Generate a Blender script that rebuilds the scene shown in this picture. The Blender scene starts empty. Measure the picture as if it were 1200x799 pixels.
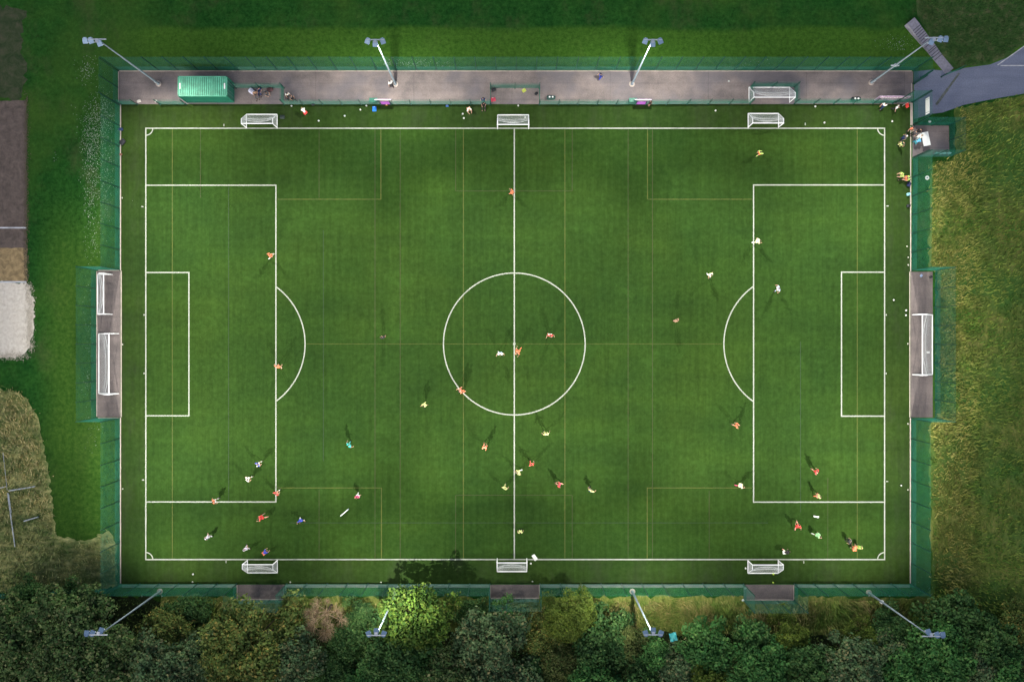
import bpy, bmesh, math, random
import numpy as np
from mathutils import Vector, Matrix
R = math.radians
rnd = random.Random(7)
rng = np.random.default_rng(11)
scn = bpy.context.scene
col = scn.collection
H = 101.4            # height of the viewpoint above the pitch, metres
K = 9.2              # photo pixels per metre on the ground

def G(px, py, h=0.0):
    """ground position (metres) of something seen at photo pixel (px, py) at height h"""
    s = (1 - h / H) / K
    return ((px - 600) * s, (399.5 - py) * s)

# ------------------------------------------------------------------ camera
cam = bpy.data.objects.new('camera', bpy.data.cameras.new('camera'))
col.objects.link(cam)
cam.location = (0, 0, H)
cam.rotation_euler = (0, 0, 0)
cam.data.sensor_width = 36
cam.data.lens = 36 * H / (1200 / K)
cam.data.clip_start = 0.5
cam.data.clip_end = 6000
scn.camera = cam

# ------------------------------------------------------------------ sky, sun, exposure
SUN_EL, SUN_ROT = R(48), R(215)
w = bpy.data.worlds.new('World'); scn.world = w; w.use_nodes = True
wn = w.node_tree; wn.nodes.clear()
sky = wn.nodes.new('ShaderNodeTexSky'); sky.sky_type = 'NISHITA'; sky.sun_disc = False
sky.sun_elevation = SUN_EL; sky.sun_rotation = SUN_ROT
sky.air_density = 1.0; sky.dust_density = 3.0; sky.ozone_density = 1.0
bg = wn.nodes.new('ShaderNodeBackground'); bg.inputs[1].default_value = 0.060
wo = wn.nodes.new('ShaderNodeOutputWorld')
wn.links.new(sky.outputs[0], bg.inputs[0]); wn.links.new(bg.outputs[0], wo.inputs[0])
sl = bpy.data.lights.new('sun', 'SUN'); sl.energy = 0.3; sl.angle = R(35); sl.color = (1, .95, .88)
sun = bpy.data.objects.new('sun', sl); col.objects.link(sun)
_d = Vector((math.sin(SUN_ROT) * math.cos(SUN_EL), math.cos(SUN_ROT) * math.cos(SUN_EL), math.sin(SUN_EL)))
sun.rotation_euler = (-_d).to_track_quat('-Z', 'Y').to_euler()
sun.location = (0, 0, 60)
FLOOD_W = 30500
NEAR = .34           # the middle lamp of each mast lights the ground close to it
scn.view_settings.view_transform = 'Standard'
scn.view_settings.look = 'None'
scn.view_settings.exposure = 0.94
scn.view_settings.gamma = 1.0
scn.view_settings.use_curve_mapping = False

# ------------------------------------------------------------------ materials
def newmat(name):
    m = bpy.data.materials.new(name); m.use_nodes = True
    nt = m.node_tree; b = nt.nodes['Principled BSDF']
    return m, nt, b

def N(nt, typ, **kw):
    n = nt.nodes.new(typ)
    for k, v in kw.items():
        if k.startswith('i_'):
            n.inputs[k[2:]].default_value = v
        else:
            setattr(n, k, v)
    return n

def ramp(nt, src, stops):
    r = nt.nodes.new('ShaderNodeValToRGB')
    els = r.color_ramp.elements
    while len(els) < len(stops): els.new(0.5)
    for e, (p, c) in zip(els, stops):
        e.position = p; e.color = (*c, 1)
    nt.links.new(src, r.inputs[0]); return r.outputs[0]

def mix(nt, fac, a, b, mode='MIX'):
    m = nt.nodes.new('ShaderNodeMix'); m.data_type = 'RGBA'; m.blend_type = mode
    for sock, v in ((m.inputs[0], fac), (m.inputs[6], a), (m.inputs[7], b)):
        if isinstance(v, (int, float)): sock.default_value = v
        elif isinstance(v, tuple): sock.default_value = (*v, 1) if len(v) == 3 else v
        else: nt.links.new(v, sock)
    return m.outputs[2]

def coords(nt, scale=(1, 1, 1), rot=0.0):
    tc = nt.nodes.new('ShaderNodeNewGeometry')
    mp = nt.nodes.new('ShaderNodeMapping')
    mp.inputs['Scale'].default_value = scale; mp.inputs['Rotation'].default_value = (0, 0, rot)
    nt.links.new(tc.outputs['Position'], mp.inputs[0]); return mp.outputs[0]

def noise(nt, scale, detail=4, rough=.6, vec=None, dist=0.0):
    n = N(nt, 'ShaderNodeTexNoise'); n.inputs['Scale'].default_value = scale
    n.inputs['Detail'].default_value = detail; n.inputs['Roughness'].default_value = rough
    n.inputs['Distortion'].default_value = dist
    nt.links.new(vec if vec else coords(nt), n.inputs['Vector']); return n.outputs[0]

def maprange(nt, src, a, b, c=0.0, d=1.0):
    n = N(nt, 'ShaderNodeMapRange'); n.interpolation_type = 'SMOOTHSTEP'
    for i, v in zip((1, 2, 3, 4), (a, b, c, d)): n.inputs[i].default_value = v
    nt.links.new(src, n.inputs[0]); return n.outputs[0]

def bump(nt, b, src, strength=.4, dist=.05):
    n = N(nt, 'ShaderNodeBump'); n.inputs['Strength'].default_value = strength
    n.inputs['Distance'].default_value = dist
    nt.links.new(src, n.inputs['Height']); nt.links.new(n.outputs[0], b.inputs['Normal'])

_pm = {}
def plain(name, c, rough=.6, metal=0.0, var=.12, vs=6.0, emit=0.0):
    if name in _pm: return _pm[name]
    m, nt, b = newmat(name)
    tc = nt.nodes.new('ShaderNodeTexCoord')
    n = noise(nt, vs, 3, .6, tc.outputs['Object'])
    lo = tuple(x * (1 - var) for x in c); hi = tuple(min(1, x * (1 + var)) for x in c)
    nt.links.new(ramp(nt, n, [(.3, lo), (.7, hi)]), b.inputs['Base Color'])
    b.inputs['Roughness'].default_value = rough; b.inputs['Metallic'].default_value = metal
    if emit:
        b.inputs['Emission Color'].default_value = (*c, 1); b.inputs['Emission Strength'].default_value = emit
    _pm[name] = m; return m

def mat_turf(name, c1, c2, wear=0.0):
    m, nt, b = newmat(name)
    fine = noise(nt, 1.7, 6, .72)
    stripe = noise(nt, 1.0, 3, .6, coords(nt, (2.4, .12, 1)))
    hstripe = noise(nt, 1.0, 2, .6, coords(nt, (.05, .35, 1)))
    big = noise(nt, .06, 4, .6)
    base = ramp(nt, fine, [(.26, tuple(x * .70 for x in c1)), (.5, c1), (.76, c2)])
    base = mix(nt, 1.0, base, ramp(nt, stripe, [(.25, (.84,) * 3), (.75, (1.14,) * 3)]), 'MULTIPLY')
    base = mix(nt, 1.0, base, ramp(nt, hstripe, [(.3, (.88, .88, .92)), (.7, (1.12, 1.10, 1.04))]), 'MULTIPLY')
    base = mix(nt, 1.0, base, ramp(nt, big, [(.34, (.84, .90, .98)), (.50, (1, 1, 1)), (.66, (1.20, 1.10, 1.05))]), 'MULTIPLY')
    br = N(nt, 'ShaderNodeTexBrick'); br.offset = 0; br.inputs['Scale'].default_value = 1; br.inputs['Mortar Size'].default_value = .035
    br.inputs['Brick Width'].default_value = 3.95; br.inputs['Row Height'].default_value = 400
    br.inputs['Color1'].default_value = (.95, .955, .97, 1); br.inputs['Color2'].default_value = (1.05, 1.045, 1.03, 1); br.inputs['Mortar'].default_value = (.90, .90, .92, 1)
    nt.links.new(coords(nt), br.inputs['Vector']); base = mix(nt, 1.0, base, br.outputs[0], 'MULTIPLY')
    patch = noise(nt, 1.0, 5, .75, coords(nt, (.16, .22, 1)))
    base = mix(nt, maprange(nt, patch, .54, .70, 0, .35), base, tuple(min(1, x * 1.7) for x in c1))
    if wear:
        wv = noise(nt, 1.0, 4, .7, coords(nt, (.35, .12, 1)))
        base = mix(nt, maprange(nt, wv, .45, .7, 0, wear), base, (.036, .040, .027))
    nt.links.new(base, b.inputs['Base Color'])
    b.inputs['Roughness'].default_value = .9; b.inputs['Specular IOR Level'].default_value = .04
    bump(nt, b, fine, .5, .05)
    return m

def mat_mown():
    m, nt, b = newmat('mown_grass')
    pos = nt.nodes.new('ShaderNodeNewGeometry'); sx = nt.nodes.new('ShaderNodeSeparateXYZ')
    nt.links.new(pos.outputs['Position'], sx.inputs[0])
    fine = noise(nt, 1.9, 6, .78); mid = noise(nt, .35, 4, .6); big = noise(nt, .05, 4, .6)
    base = ramp(nt, fine, [(.3, (.007, .036, .007)), (.5, (.015, .076, .013)), (.72, (.031, .125, .023))])
    base = mix(nt, 1.0, base, ramp(nt, mid, [(.3, (.72, .80, .85)), (.7, (1.35, 1.16, 1.1))]), 'MULTIPLY')
    base = mix(nt, maprange(nt, big, .46, .66, 0, .65), base, mix(nt, fine, (.024, .085, .012), (.090, .155, .026)))
    wornm = maprange(nt, noise(nt, .16, 6, .75, coords(nt, (1, .6, 1))), .50, .68, 0, .5)
    base = mix(nt, wornm, base, mix(nt, fine, (.030, .060, .018), (.10, .115, .045)))
    # a lighter, yellower strip of grass beside the north fence
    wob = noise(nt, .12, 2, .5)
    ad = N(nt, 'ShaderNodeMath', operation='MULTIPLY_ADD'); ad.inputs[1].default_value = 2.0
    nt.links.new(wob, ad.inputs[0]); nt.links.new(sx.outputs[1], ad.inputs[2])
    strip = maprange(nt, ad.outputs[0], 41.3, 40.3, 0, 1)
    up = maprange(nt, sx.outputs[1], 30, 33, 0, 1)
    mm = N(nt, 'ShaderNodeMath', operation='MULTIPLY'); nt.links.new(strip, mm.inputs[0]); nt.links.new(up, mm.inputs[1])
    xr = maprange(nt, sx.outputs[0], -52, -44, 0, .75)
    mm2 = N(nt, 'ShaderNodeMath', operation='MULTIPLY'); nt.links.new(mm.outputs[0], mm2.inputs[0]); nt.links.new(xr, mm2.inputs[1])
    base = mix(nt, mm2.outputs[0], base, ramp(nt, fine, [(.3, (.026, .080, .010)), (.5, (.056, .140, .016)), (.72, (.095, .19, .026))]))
    wx = maprange(nt, sx.outputs[0], -61.5, -57, 0, 1); wx2 = maprange(nt, sx.outputs[1], 22, 8, 0, .75)  # floodlight spill by the west fence, painted in as brighter, yellower grass
    m3 = N(nt, 'ShaderNodeMath', operation='MULTIPLY'); nt.links.new(wx, m3.inputs[0]); nt.links.new(wx2, m3.inputs[1])
    m4 = N(nt, 'ShaderNodeMath', operation='MULTIPLY'); nt.links.new(m3.outputs[0], m4.inputs[0]); nt.links.new(maprange(nt, sx.outputs[0], -40, -46, 0, 1), m4.inputs[1])
    base = mix(nt, m4.outputs[0], base, ramp(nt, fine, [(.3, (.018, .056, .008)), (.5, (.040, .098, .013)), (.72, (.080, .140, .022))]))
    nt.links.new(base, b.inputs['Base Color']); b.inputs['Roughness'].default_value = .9
    b.inputs['Specular IOR Level'].default_value = .03
    bump(nt, b, fine, .6, .08)
    return m

def mat_rough(name, stops, scale=1.1, st=(1, 1, 1), rot=0.0, dist=1.2, big=None):
    m, nt, b = newmat(name)
    v = coords(nt, st, rot)
    n = noise(nt, scale, 7, .72, v, dist)
    c = ramp(nt, n, stops)
    if big:
        c = mix(nt, maprange(nt, noise(nt, .11, 4, .6), .42, .62), c, mix(nt, n, big[0], big[1]))
    nt.links.new(c, b.inputs['Base Color']); b.inputs['Roughness'].default_value = .95
    b.inputs['Specular IOR Level'].default_value = .1
    bump(nt, b, n, .8, .15)
    return m

def mat_paving(name, c, blotch=(.75, 1.2), seam=True, tint=None):
    m, nt, b = newmat(name)
    f = noise(nt, 7, 5, .8); g = noise(nt, .28, 5, .65); st = noise(nt, 1.0, 4, .6, coords(nt, (.15, 1.2, 1)))
    base = ramp(nt, f, [(.3, tuple(x * .72 for x in c)), (.7, tuple(x * 1.22 for x in c))])
    base = mix(nt, 1.0, base, ramp(nt, g, [(.35, (blotch[0],) * 3), (.68, (blotch[1], blotch[1] * .97, blotch[1] * .93))]), 'MULTIPLY')
    base = mix(nt, 1.0, base, ramp(nt, st, [(.3, (.87,) * 3), (.7, (1.08,) * 3)]), 'MULTIPLY')
    if tint:
        base = mix(nt, maprange(nt, noise(nt, .16, 3, .5), .45, .62, 0, .6), base, tint)
    if seam:
        br = N(nt, 'ShaderNodeTexBrick'); br.offset = 0
        br.inputs['Scale'].default_value = 1; br.inputs['Mortar Size'].default_value = .03
        br.inputs['Brick Width'].default_value = 12.5; br.inputs['Row Height'].default_value = 2.05
        br.inputs['Color1'].default_value = br.inputs['Color2'].default_value = (1, 1, 1, 1)
        br.inputs['Mortar'].default_value = (.72, .72, .74, 1)
        nt.links.new(coords(nt), br.inputs['Vector'])
        base = mix(nt, 1.0, base, br.outputs[0], 'MULTIPLY')
    nt.links.new(base, b.inputs['Base Color']); b.inputs['Roughness'].default_value = .85
    bump(nt, b, f, .25, .01)
    return m

def mat_line(name, c, under, keep):
    m, nt, b = newmat(name)
    n = noise(nt, 1.1, 7, .85)
    nt.links.new(mix(nt, maprange(nt, n, .35, .7, 1 - keep, min(1, (1 - keep) + .3)), c, under), b.inputs['Base Color'])
    b.inputs['Roughness'].default_value = .85; return m

def mat_leaf(name, cols, rough=.55):
    m, nt, b = newmat(name)
    g = nt.nodes.new('ShaderNodeNewGeometry')
    k = len(cols)
    c = ramp(nt, g.outputs['Random Per Island'], [(i / max(1, k - 1), cc) for i, cc in enumerate(cols)])
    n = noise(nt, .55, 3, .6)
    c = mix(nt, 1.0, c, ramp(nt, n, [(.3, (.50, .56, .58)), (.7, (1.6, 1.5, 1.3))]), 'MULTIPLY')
    nt.links.new(c, b.inputs['Base Color']); b.inputs['Roughness'].default_value = rough
    b.inputs['Specular IOR Level'].default_value = .06
    tr = nt.nodes.new('ShaderNodeBsdfTranslucent'); nt.links.new(c, tr.inputs[0])
    ms = nt.nodes.new('ShaderNodeMixShader'); ms.inputs[0].default_value = .3
    out = nt.nodes['Material Output']
    nt.links.new(b.outputs[0], ms.inputs[1]); nt.links.new(tr.outputs[0], ms.inputs[2])
    nt.links.new(ms.outputs[0], out.inputs[0])
    return m

TURF_C = (.0205, .0490, .0086)
M_turf = mat_turf('pitch_turf', TURF_C, (.0290, .066, .0132))
M_turfm = mat_turf('run_off_turf', (.0215, .0460, .0092), (.0305, .061, .0140), wear=.25)
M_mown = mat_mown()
M_contm = plain('container_groove_shade', (.045, .24, .15), .5, vs=1.0, var=.2)  # roof paint darkened, shade between the ribs put into the colour
M_pave = mat_paving('tarmac_paving', (.215, .183, .178), (.68, 1.28), tint=(.12, .115, .135))
M_pave2 = mat_paving('recess_tarmac', (.165, .140, .138), (.70, 1.25), seam=False)
M_road = mat_paving('road_asphalt', (0.1688, 0.1958, 0.2767), (.9, 1.1), seam=False)
M_step = plain('step_concrete', (0.247, 0.2405, 0.286), .85, vs=3, var=.2)
M_kerb = plain('kerb_concrete', (.42, .36, .32), .85, vs=1.5, var=.2)
M_edge = plain('edging_slabs', (.25, .25, .23), .85, vs=1.2, var=.25)
M_white = mat_line('white_line_paint', (.40, .42, .37), TURF_C, .86)
M_yel = mat_line('yellow_line_paint', (.15, .135, .002), TURF_C, .40)
M_red = mat_line('red_line_paint', (.085, .020, .008), TURF_C, .30)
M_blue = mat_line('blue_line_paint', (.010, .030, .024), TURF_C, .45)
M_fence = plain('fence_green', (.006, .13, .085), .5, vs=2)
M_post = plain('post_green', (.003, .050, .036), .5, vs=2)
M_galv = plain('galvanised_steel', (.20, .25, .29), .5, .3, vs=2)
M_galvw = plain('white_galvanised', (.50, .55, .60), .45, .2, vs=2)
M_goalw = plain('white_goal_paint', (.85, .86, .88), .4, vs=3, var=.05)
M_net = plain('white_net_cord', (.62, .64, .66), .8)
M_lamp = plain('lamp_casing_blue_grey', (.20, .30, .43), .4, .3)
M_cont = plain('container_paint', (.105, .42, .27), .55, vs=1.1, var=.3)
M_contd = plain('container_shaded_paint', (.012, .14, .09), .5, vs=1.0, var=.14)  # darker copy of the roof paint, shade on the walls put into the colour
M_purple = plain('purple_board', (.36, .10, .46), .5)
M_fpurple = plain('faded_purple_board', (.30, .15, .26), .6)
M_wplain = plain('white_plastic', (.82, .84, .82), .45, var=.05)
M_bark = plain('bark', (.05, .035, .022), .9, vs=4, var=.3)
M_sand = mat_rough('pit_sand', [(.3, (.58, .52, .43)), (.7, (.85, .80, .70))], 2.2, dist=.3)
M_skin = plain('skin', (.50, .29, .20), .6)
M_skin2 = plain('skin_dark', (.13, .07, .045), .6)
M_hairb = plain('brown_hair', (.05, .03, .018), .8)
M_hairy = plain('fair_hair', (.30, .20, .09), .8)
M_hairk = plain('black_hair', (.012, .010, .010), .8)

# ------------------------------------------------------------------ mesh helpers
class MB:
    def __init__(s): s.v = []; s.f = []
    def add(s, vs, fs):
        o = len(s.v); s.v += [tuple(v) for v in vs]; s.f += [tuple(i + o for i in f) for f in fs]
    def box(s, c, d, rz=0.0, M=None):
        hx, hy, hz = d[0] / 2, d[1] / 2, d[2] / 2
        vs = [Vector((x, y, z)) for x in (-hx, hx) for y in (-hy, hy) for z in (-hz, hz)]
        rot = Matrix.Rotation(rz, 3, 'Z') if M is None else M
        vs = [rot @ v + Vector(c) for v in vs]
        s.add(vs, [(0, 1, 3, 2), (4, 6, 7, 5), (0, 4, 5, 1), (2, 3, 7, 6), (0, 2, 6, 4), (1, 5, 7, 3)])
    def tube(s, a, b, r0, r1=None, n=8, cap=True):
        r1 = r0 if r1 is None else r1
        a = Vector(a); b = Vector(b); d = (b - a)
        if d.length < 1e-6: return
        d.normalize(); u = d.orthogonal().normalized(); v = d.cross(u)
        vs = []
        for p, r in ((a, r0), (b, r1)):
            for i in range(n):
                t = 2 * math.pi * (i + .5) / n
                vs.append(p + u * (r * math.cos(t)) + v * (r * math.sin(t)))
        fs = [(i, (i + 1) % n, n + (i + 1) % n, n + i) for i in range(n)]
        if cap: fs += [tuple(range(n - 1, -1, -1)), tuple(range(n, 2 * n))]
        s.add(vs, fs)
    def path(s, pts, r, n=6):
        for a, b in zip(pts[:-1], pts[1:]): s.tube(a, b, r, r, n)
    def lathe(s, c, prof, n=20):
        vs = []; c = Vector(c)
        for r, z in prof:
            for i in range(n):
                t = 2 * math.pi * i / n; vs.append(c + Vector((r * math.cos(t), r * math.sin(t), z)))
        fs = []
        for j in range(len(prof) - 1):
            for i in range(n):
                fs.append((j * n + i, j * n + (i + 1) % n, (j + 1) * n + (i + 1) % n, (j + 1) * n + i))
        fs.append(tuple(range(n - 1, -1, -1))); fs.append(tuple((len(prof) - 1) * n + i for i in range(n)))
        s.add(vs, fs)
    def ball(s, c, r, nu=14, nv=9, sc=(1, 1, 1)):
        vs = []; c = Vector(c)
        for j in range(nv + 1):
            ph = math.pi * j / nv
            for i in range(nu):
                t = 2 * math.pi * i / nu
                vs.append(c + Vector((r * sc[0] * math.sin(ph) * math.cos(t), r * sc[1] * math.sin(ph) * math.sin(t), r * sc[2] * math.cos(ph))))
        fs = [(j * nu + i, (j + 1) * nu + i, (j + 1) * nu + (i + 1) % nu, j * nu + (i + 1) % nu) for j in range(nv) for i in range(nu)]
        s.add(vs, fs)
    def poly(s, pts, z, z0=None):
        n = len(pts)
        vs = [(x, y, z) for x, y in pts]; fs = [tuple(range(n))]
        if z0 is not None:
            vs += [(x, y, z0) for x, y in pts]
            fs += [(i, n + i, n + (i + 1) % n, (i + 1) % n) for i in range(n)]
        s.add(vs, fs)
    def build(s, name, mat, parent=None, smooth=False, loc=None):
        me = bpy.data.meshes.new(name); me.from_pydata(s.v, [], s.f); me.update()
        bm = bmesh.new(); bm.from_mesh(me); bmesh.ops.recalc_face_normals(bm, faces=bm.faces) if len(s.f) < 20000 else None
        bm.to_mesh(me); bm.free()
        if mat: me.materials.append(mat)
        if smooth:
            for p in me.polygons: p.use_smooth = True
        o = bpy.data.objects.new(name, me); col.objects.link(o)
        if parent: o.parent = parent
        if loc: o.location = loc
        return o

def tag(o, label, cat, group=None, kind=None):
    if label: o['label'] = label
    if cat: o['category'] = cat
    if group: o['group'] = group
    if kind: o['kind'] = kind
    return o

def thing(name, label, cat, loc=(0, 0, 0), rz=0.0, group=None):
    o = bpy.data.objects.new(name, None); col.objects.link(o)
    o.location = loc; o.rotation_euler = (0, 0, rz); o.empty_display_size = .3
    return tag(o, label, cat, group)

def kids(o): return [c for c in bpy.data.objects if c.parent == o]
_kc = {}
def copy_tree(o, parent=None):
    if o.name not in _kc: _kc[o.name] = kids(o)
    c = o.copy(); col.objects.link(c); c.parent = parent
    ch = _kc[o.name]; _kc[c.name] = []
    for k in ch: _kc[c.name].append(copy_tree(k, c))
    return c

def struct(name, mb, mat):
    o = mb.build(name, mat); o['kind'] = 'structure'; return o

def fix_flat(o):
    # make sure open sheets face up
    for p in o.data.polygons:
        if p.normal.z < 0: p.flip()

def sheet(name, pxpts, z, mat, z0=None, jitter=0.0, step=6):
    pts = [G(*p) for p in pxpts]
    if jitter:
        out = []
        for i, a in enumerate(pts):
            b = pts[(i + 1) % len(pts)]
            L = math.dist(a, b); n = max(1, int(L * K / step))
            for k in range(n):
                t = k / n
                out.append((a[0] + (b[0] - a[0]) * t + rnd.uniform(-1, 1) * jitter, a[1] + (b[1] - a[1]) * t + rnd.uniform(-1, 1) * jitter))
        pts = out
    mb = MB(); mb.poly(pts, z, z0)
    o = struct(name, mb, mat)
    if z0 is None: fix_flat(o)
    return o

def rect(x0, y0, x1, y1): return [(x0, y0), (x1, y0), (x1, y1), (x0, y1)]

# ------------------------------------------------------------------ ground
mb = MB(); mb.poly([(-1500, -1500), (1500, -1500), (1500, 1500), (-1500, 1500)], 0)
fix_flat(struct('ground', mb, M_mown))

sheet('run_off', rect(142, 122.5, 1066, 683.5), .012, M_turfm)
sheet('pitch', rect(170.2, 149.8, 1037.3, 656.2), .020, M_turf)
sheet('paving', rect(139, 84, 1070, 122.3), .010, M_pave)
sheet('west_recess_paving', rect(114, 317.5, 141, 488.5), .010, M_pave2)
sheet('east_recess_paving', rect(1067.2, 318.5, 1093, 489), .010, M_pave2)
for i, (x0, x1, y1) in enumerate(((278.3, 335, 701.5), (575.3, 632, 700), (872.5, 929.5, 702))):
    sheet('south_recess_paving', rect(x0, 684.6, x1, y1), .016, M_pave2)
sheet('enclosure_paving', [(1069.2, 147), (1112, 147.5), (1112.5, 183), (1069.2, 184)], .012, M_pave)
road = [(1071, 84), (1092, 82), (1119, 84), (1130, 80), (1160, 76), (1185, 66), (1200, 54), (1250, 10), (1400, -60), (1400, 60), (1260, 98), (1200, 110), (1165, 116), (1130, 123), (1105, 132), (1090, 134), (1071, 140)]
sheet('road', road, .008, M_road)
# kerbs round the turf
mb = MB()
def kerb(a, b, wd=.12, h=.05):
    a = G(*a); b = G(*b); L = math.dist(a, b)
    mb.box(((a[0] + b[0]) / 2, (a[1] + b[1]) / 2, h / 2 + .012), (L, wd, h), math.atan2(b[1] - a[1], b[0] - a[0]))
kerb((141.4, 123), (141.4, 317)); kerb((142.2, 317.5), (142.2, 488.5)); kerb((141.4, 489), (141.4, 683))
kerb((1067, 148), (1067, 318)); kerb((1066, 318.6), (1066, 489), .11); kerb((1066.6, 489.6), (1066.6, 683))
kerb((1068, 98), (1068, 113)); kerb((1068, 121), (1068, 147), .30, .06)
kerb((113.6, 318), (113.6, 488), .09); kerb((115, 317), (140, 317), .09); kerb((115, 489.4), (140, 489.4), .09)
kerb((140, 83.6), (1068, 83.6), .10); kerb((139, 84.2), (139, 121), .08)
for x0, x1, y1 in ((278, 335, 702), (575, 632, 700.5), (872, 930, 702.5)):
    kerb((x0, y1), (x1, y1), .10); kerb((x0, 685), (x0, y1 - .6), .09); kerb((x1, 685), (x1, y1 - .6), .09)
struct('kerb', mb, M_kerb)
mb = MB()
for x0, x1 in ((143, 277.4), (335.8, 574.4), (632.8, 871.4), (930.8, 1066)):
    a = G(x0, 684.6); b = G(x1, 688); mb.box(((a[0] + b[0]) / 2, (a[1] + b[1]) / 2, .01), (b[0] - a[0], a[1] - b[1], .02))
a = G(1068.4, 200); b = G(1072, 682)
struct('edging_path', mb, M_edge)

# markings ----------------------------------------------------------
def seg(mb, a, b, wd, z):
    a = Vector(G(*a)); b = Vector(G(*b)); d = (b - a).normalized(); n = Vector((-d.y, d.x)) * wd / 2
    mb.add([(*(a - n), z), (*(b - n), z), (*(b + n), z), (*(a + n), z)], [(0, 1, 2, 3)])
def hseg(mb, x0, x1, y, wd, z): seg(mb, (x0, y), (x1, y), wd, z)
def vseg(mb, x, y0, y1, wd, z): seg(mb, (x, y0), (x, y1), wd, z)
def arc(mb, c, r, a0, a1, wd, z, n=96):
    cx, cy = G(*c); r = r / K
    n = max(6, int(n * abs(a1 - a0) / 360))
    vs = []; fs = []
    for i in range(n + 1):
        t = R(a0 + (a1 - a0) * i / n)
        for q in (-wd / 2, wd / 2): vs.append((cx + (r + q) * math.cos(t), cy + (r + q) * math.sin(t), z))
    for i in range(n): fs.append((2 * i, 2 * i + 1, 2 * i + 3, 2 * i + 2))
    mb.add(vs, fs)
W = .15; e = W * K / 2
Z = .034
mb = MB()
X0, X1, Y0, Y1 = 171, 1036.5, 150.6, 655.2
hseg(mb, X0 - e, X1 + e, Y0, W, Z); hseg(mb, X0 - e, X1 + e, Y1, W, Z)
vseg(mb, X0, Y0 + e, Y1 - e, W, Z); vseg(mb, X1, Y0 + e, Y1 - e, W, Z)
vseg(mb, 602.7, Y0 + e, Y1 - e, W, Z)
def boxm(xl, xf, ya, yb):
    s = 1 if xf > xl else -1
    hseg(mb, xl + s * e, xf + s * e, ya, W, Z); hseg(mb, xl + s * e, xf + s * e, yb, W, Z); vseg(mb, xf, ya + e, yb - e, W, Z)
boxm(X0, 323.4, 217.3, 587.8); boxm(X0, 221.5, 319.4, 487)
boxm(X1, 883, 217, 588); boxm(X1, 986, 319, 487.4)
struct('pitch_markings', mb, M_white); fix_flat(bpy.data.objects['pitch_markings'])
mb = MB()
arc(mb, (602.7, 403), 83, 0, 360, W, Z + .004, 128)
al = math.degrees(math.acos((323.4 + e - 274.6) / 83)); arc(mb, (274.6, 403), 83, -al, al, W, Z + .004)
al = math.degrees(math.acos((931.2 - 883 + e) / 83)); arc(mb, (931.2, 403), 83, 180 - al, 180 + al, W, Z + .004)
for cx, cy, a0 in ((X0, Y0, 270), (X1, Y0, 180), (X0, Y1, 0), (X1, Y1, 90)):
    arc(mb, (cx, cy), 8.2, a0, a0 + 90, .13, Z + .004, 60)
for x, y in ((602.7, 403),): 
    arc(mb, (x, y), .8, 0, 360, .16, Z + .008, 24)
for x, y, dx, dy in ((262.5, 147, .12, .3), (943.5, 145.7, .12, .3), (265, 658, .12, .3), (941.8, 658.4, .12, .3),
                     (167, 242.3, .28, .14), (169, 369, .14, .2), (169, 437.4, .14, .2), (167.8, 562, .28, .14),
                     (1040, 241.6, .28, .14), (1038.4, 369, .14, .2), (1038.2, 437.5, .14, .2), (1039.4, 563.8, .28, .14)):
    a = G(x, y); mb.poly([(a[0] - dx / 2, a[1] - dy / 2), (a[0] + dx / 2, a[1] - dy / 2), (a[0] + dx / 2, a[1] + dy / 2), (a[0] - dx / 2, a[1] + dy / 2)], Z + .008)
o = struct('curved_markings', mb, M_white); fix_flat(o)
ya, yb = Y0 + 1.2, Y1 - 1.2
my = MB(); wy = .085
for x in (202, 543, 662, 1004.5): vseg(my, x, ya, yb, wy, .024)
vseg(my, 446.4, ya, 234, wy * 1.2, .024); vseg(my, 447, 571, yb, wy * 1.2, .024)
vseg(my, 758.8, ya, 234, wy * 1.2, .024); vseg(my, 758.4, 571, yb, wy * 1.2, .024)
for x0, x1, y in ((325, 446, 233.7), (325, 446.5, 571.4), (759, 881, 233.7), (759, 881, 571.4), (359, 846, 403)): hseg(my, x0, x1, y, wy if y != 403 else .05, .0235)
o = struct('yellow_markings', my, M_yel); fix_flat(o)
mr = MB()
for x in (439.5, 469, 736, 764.5): vseg(mr, x, ya, yb, .07, .028)
for x, y0, y1 in ((374, ya, 232), (374, 573, yb), (534, ya, 224), (534, 580, yb), (670.5, ya, 224), (670.5, 580, yb), (831, 575, yb), (970, 560, yb), (235, ya, 232)):
    vseg(mr, x, y0, y1, .065, .028)
for y in (224, 580): hseg(mr, 534.5, 670, y, .06, .0275)
o = struct('red_markings', mr, M_red); fix_flat(o)
mbl = MB()
for x, y0, y1 in ((268, 216, 590), (379, 270, 540), (938, 400, 600)): vseg(mbl, x, y0, y1, .06, .031)
for x0, x1, y in ((340, 900, 612.3),): hseg(mbl, x0, x1, y, .06, .0315)

o = struct('blue_markings', mbl, M_blue); fix_flat(o)

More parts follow.
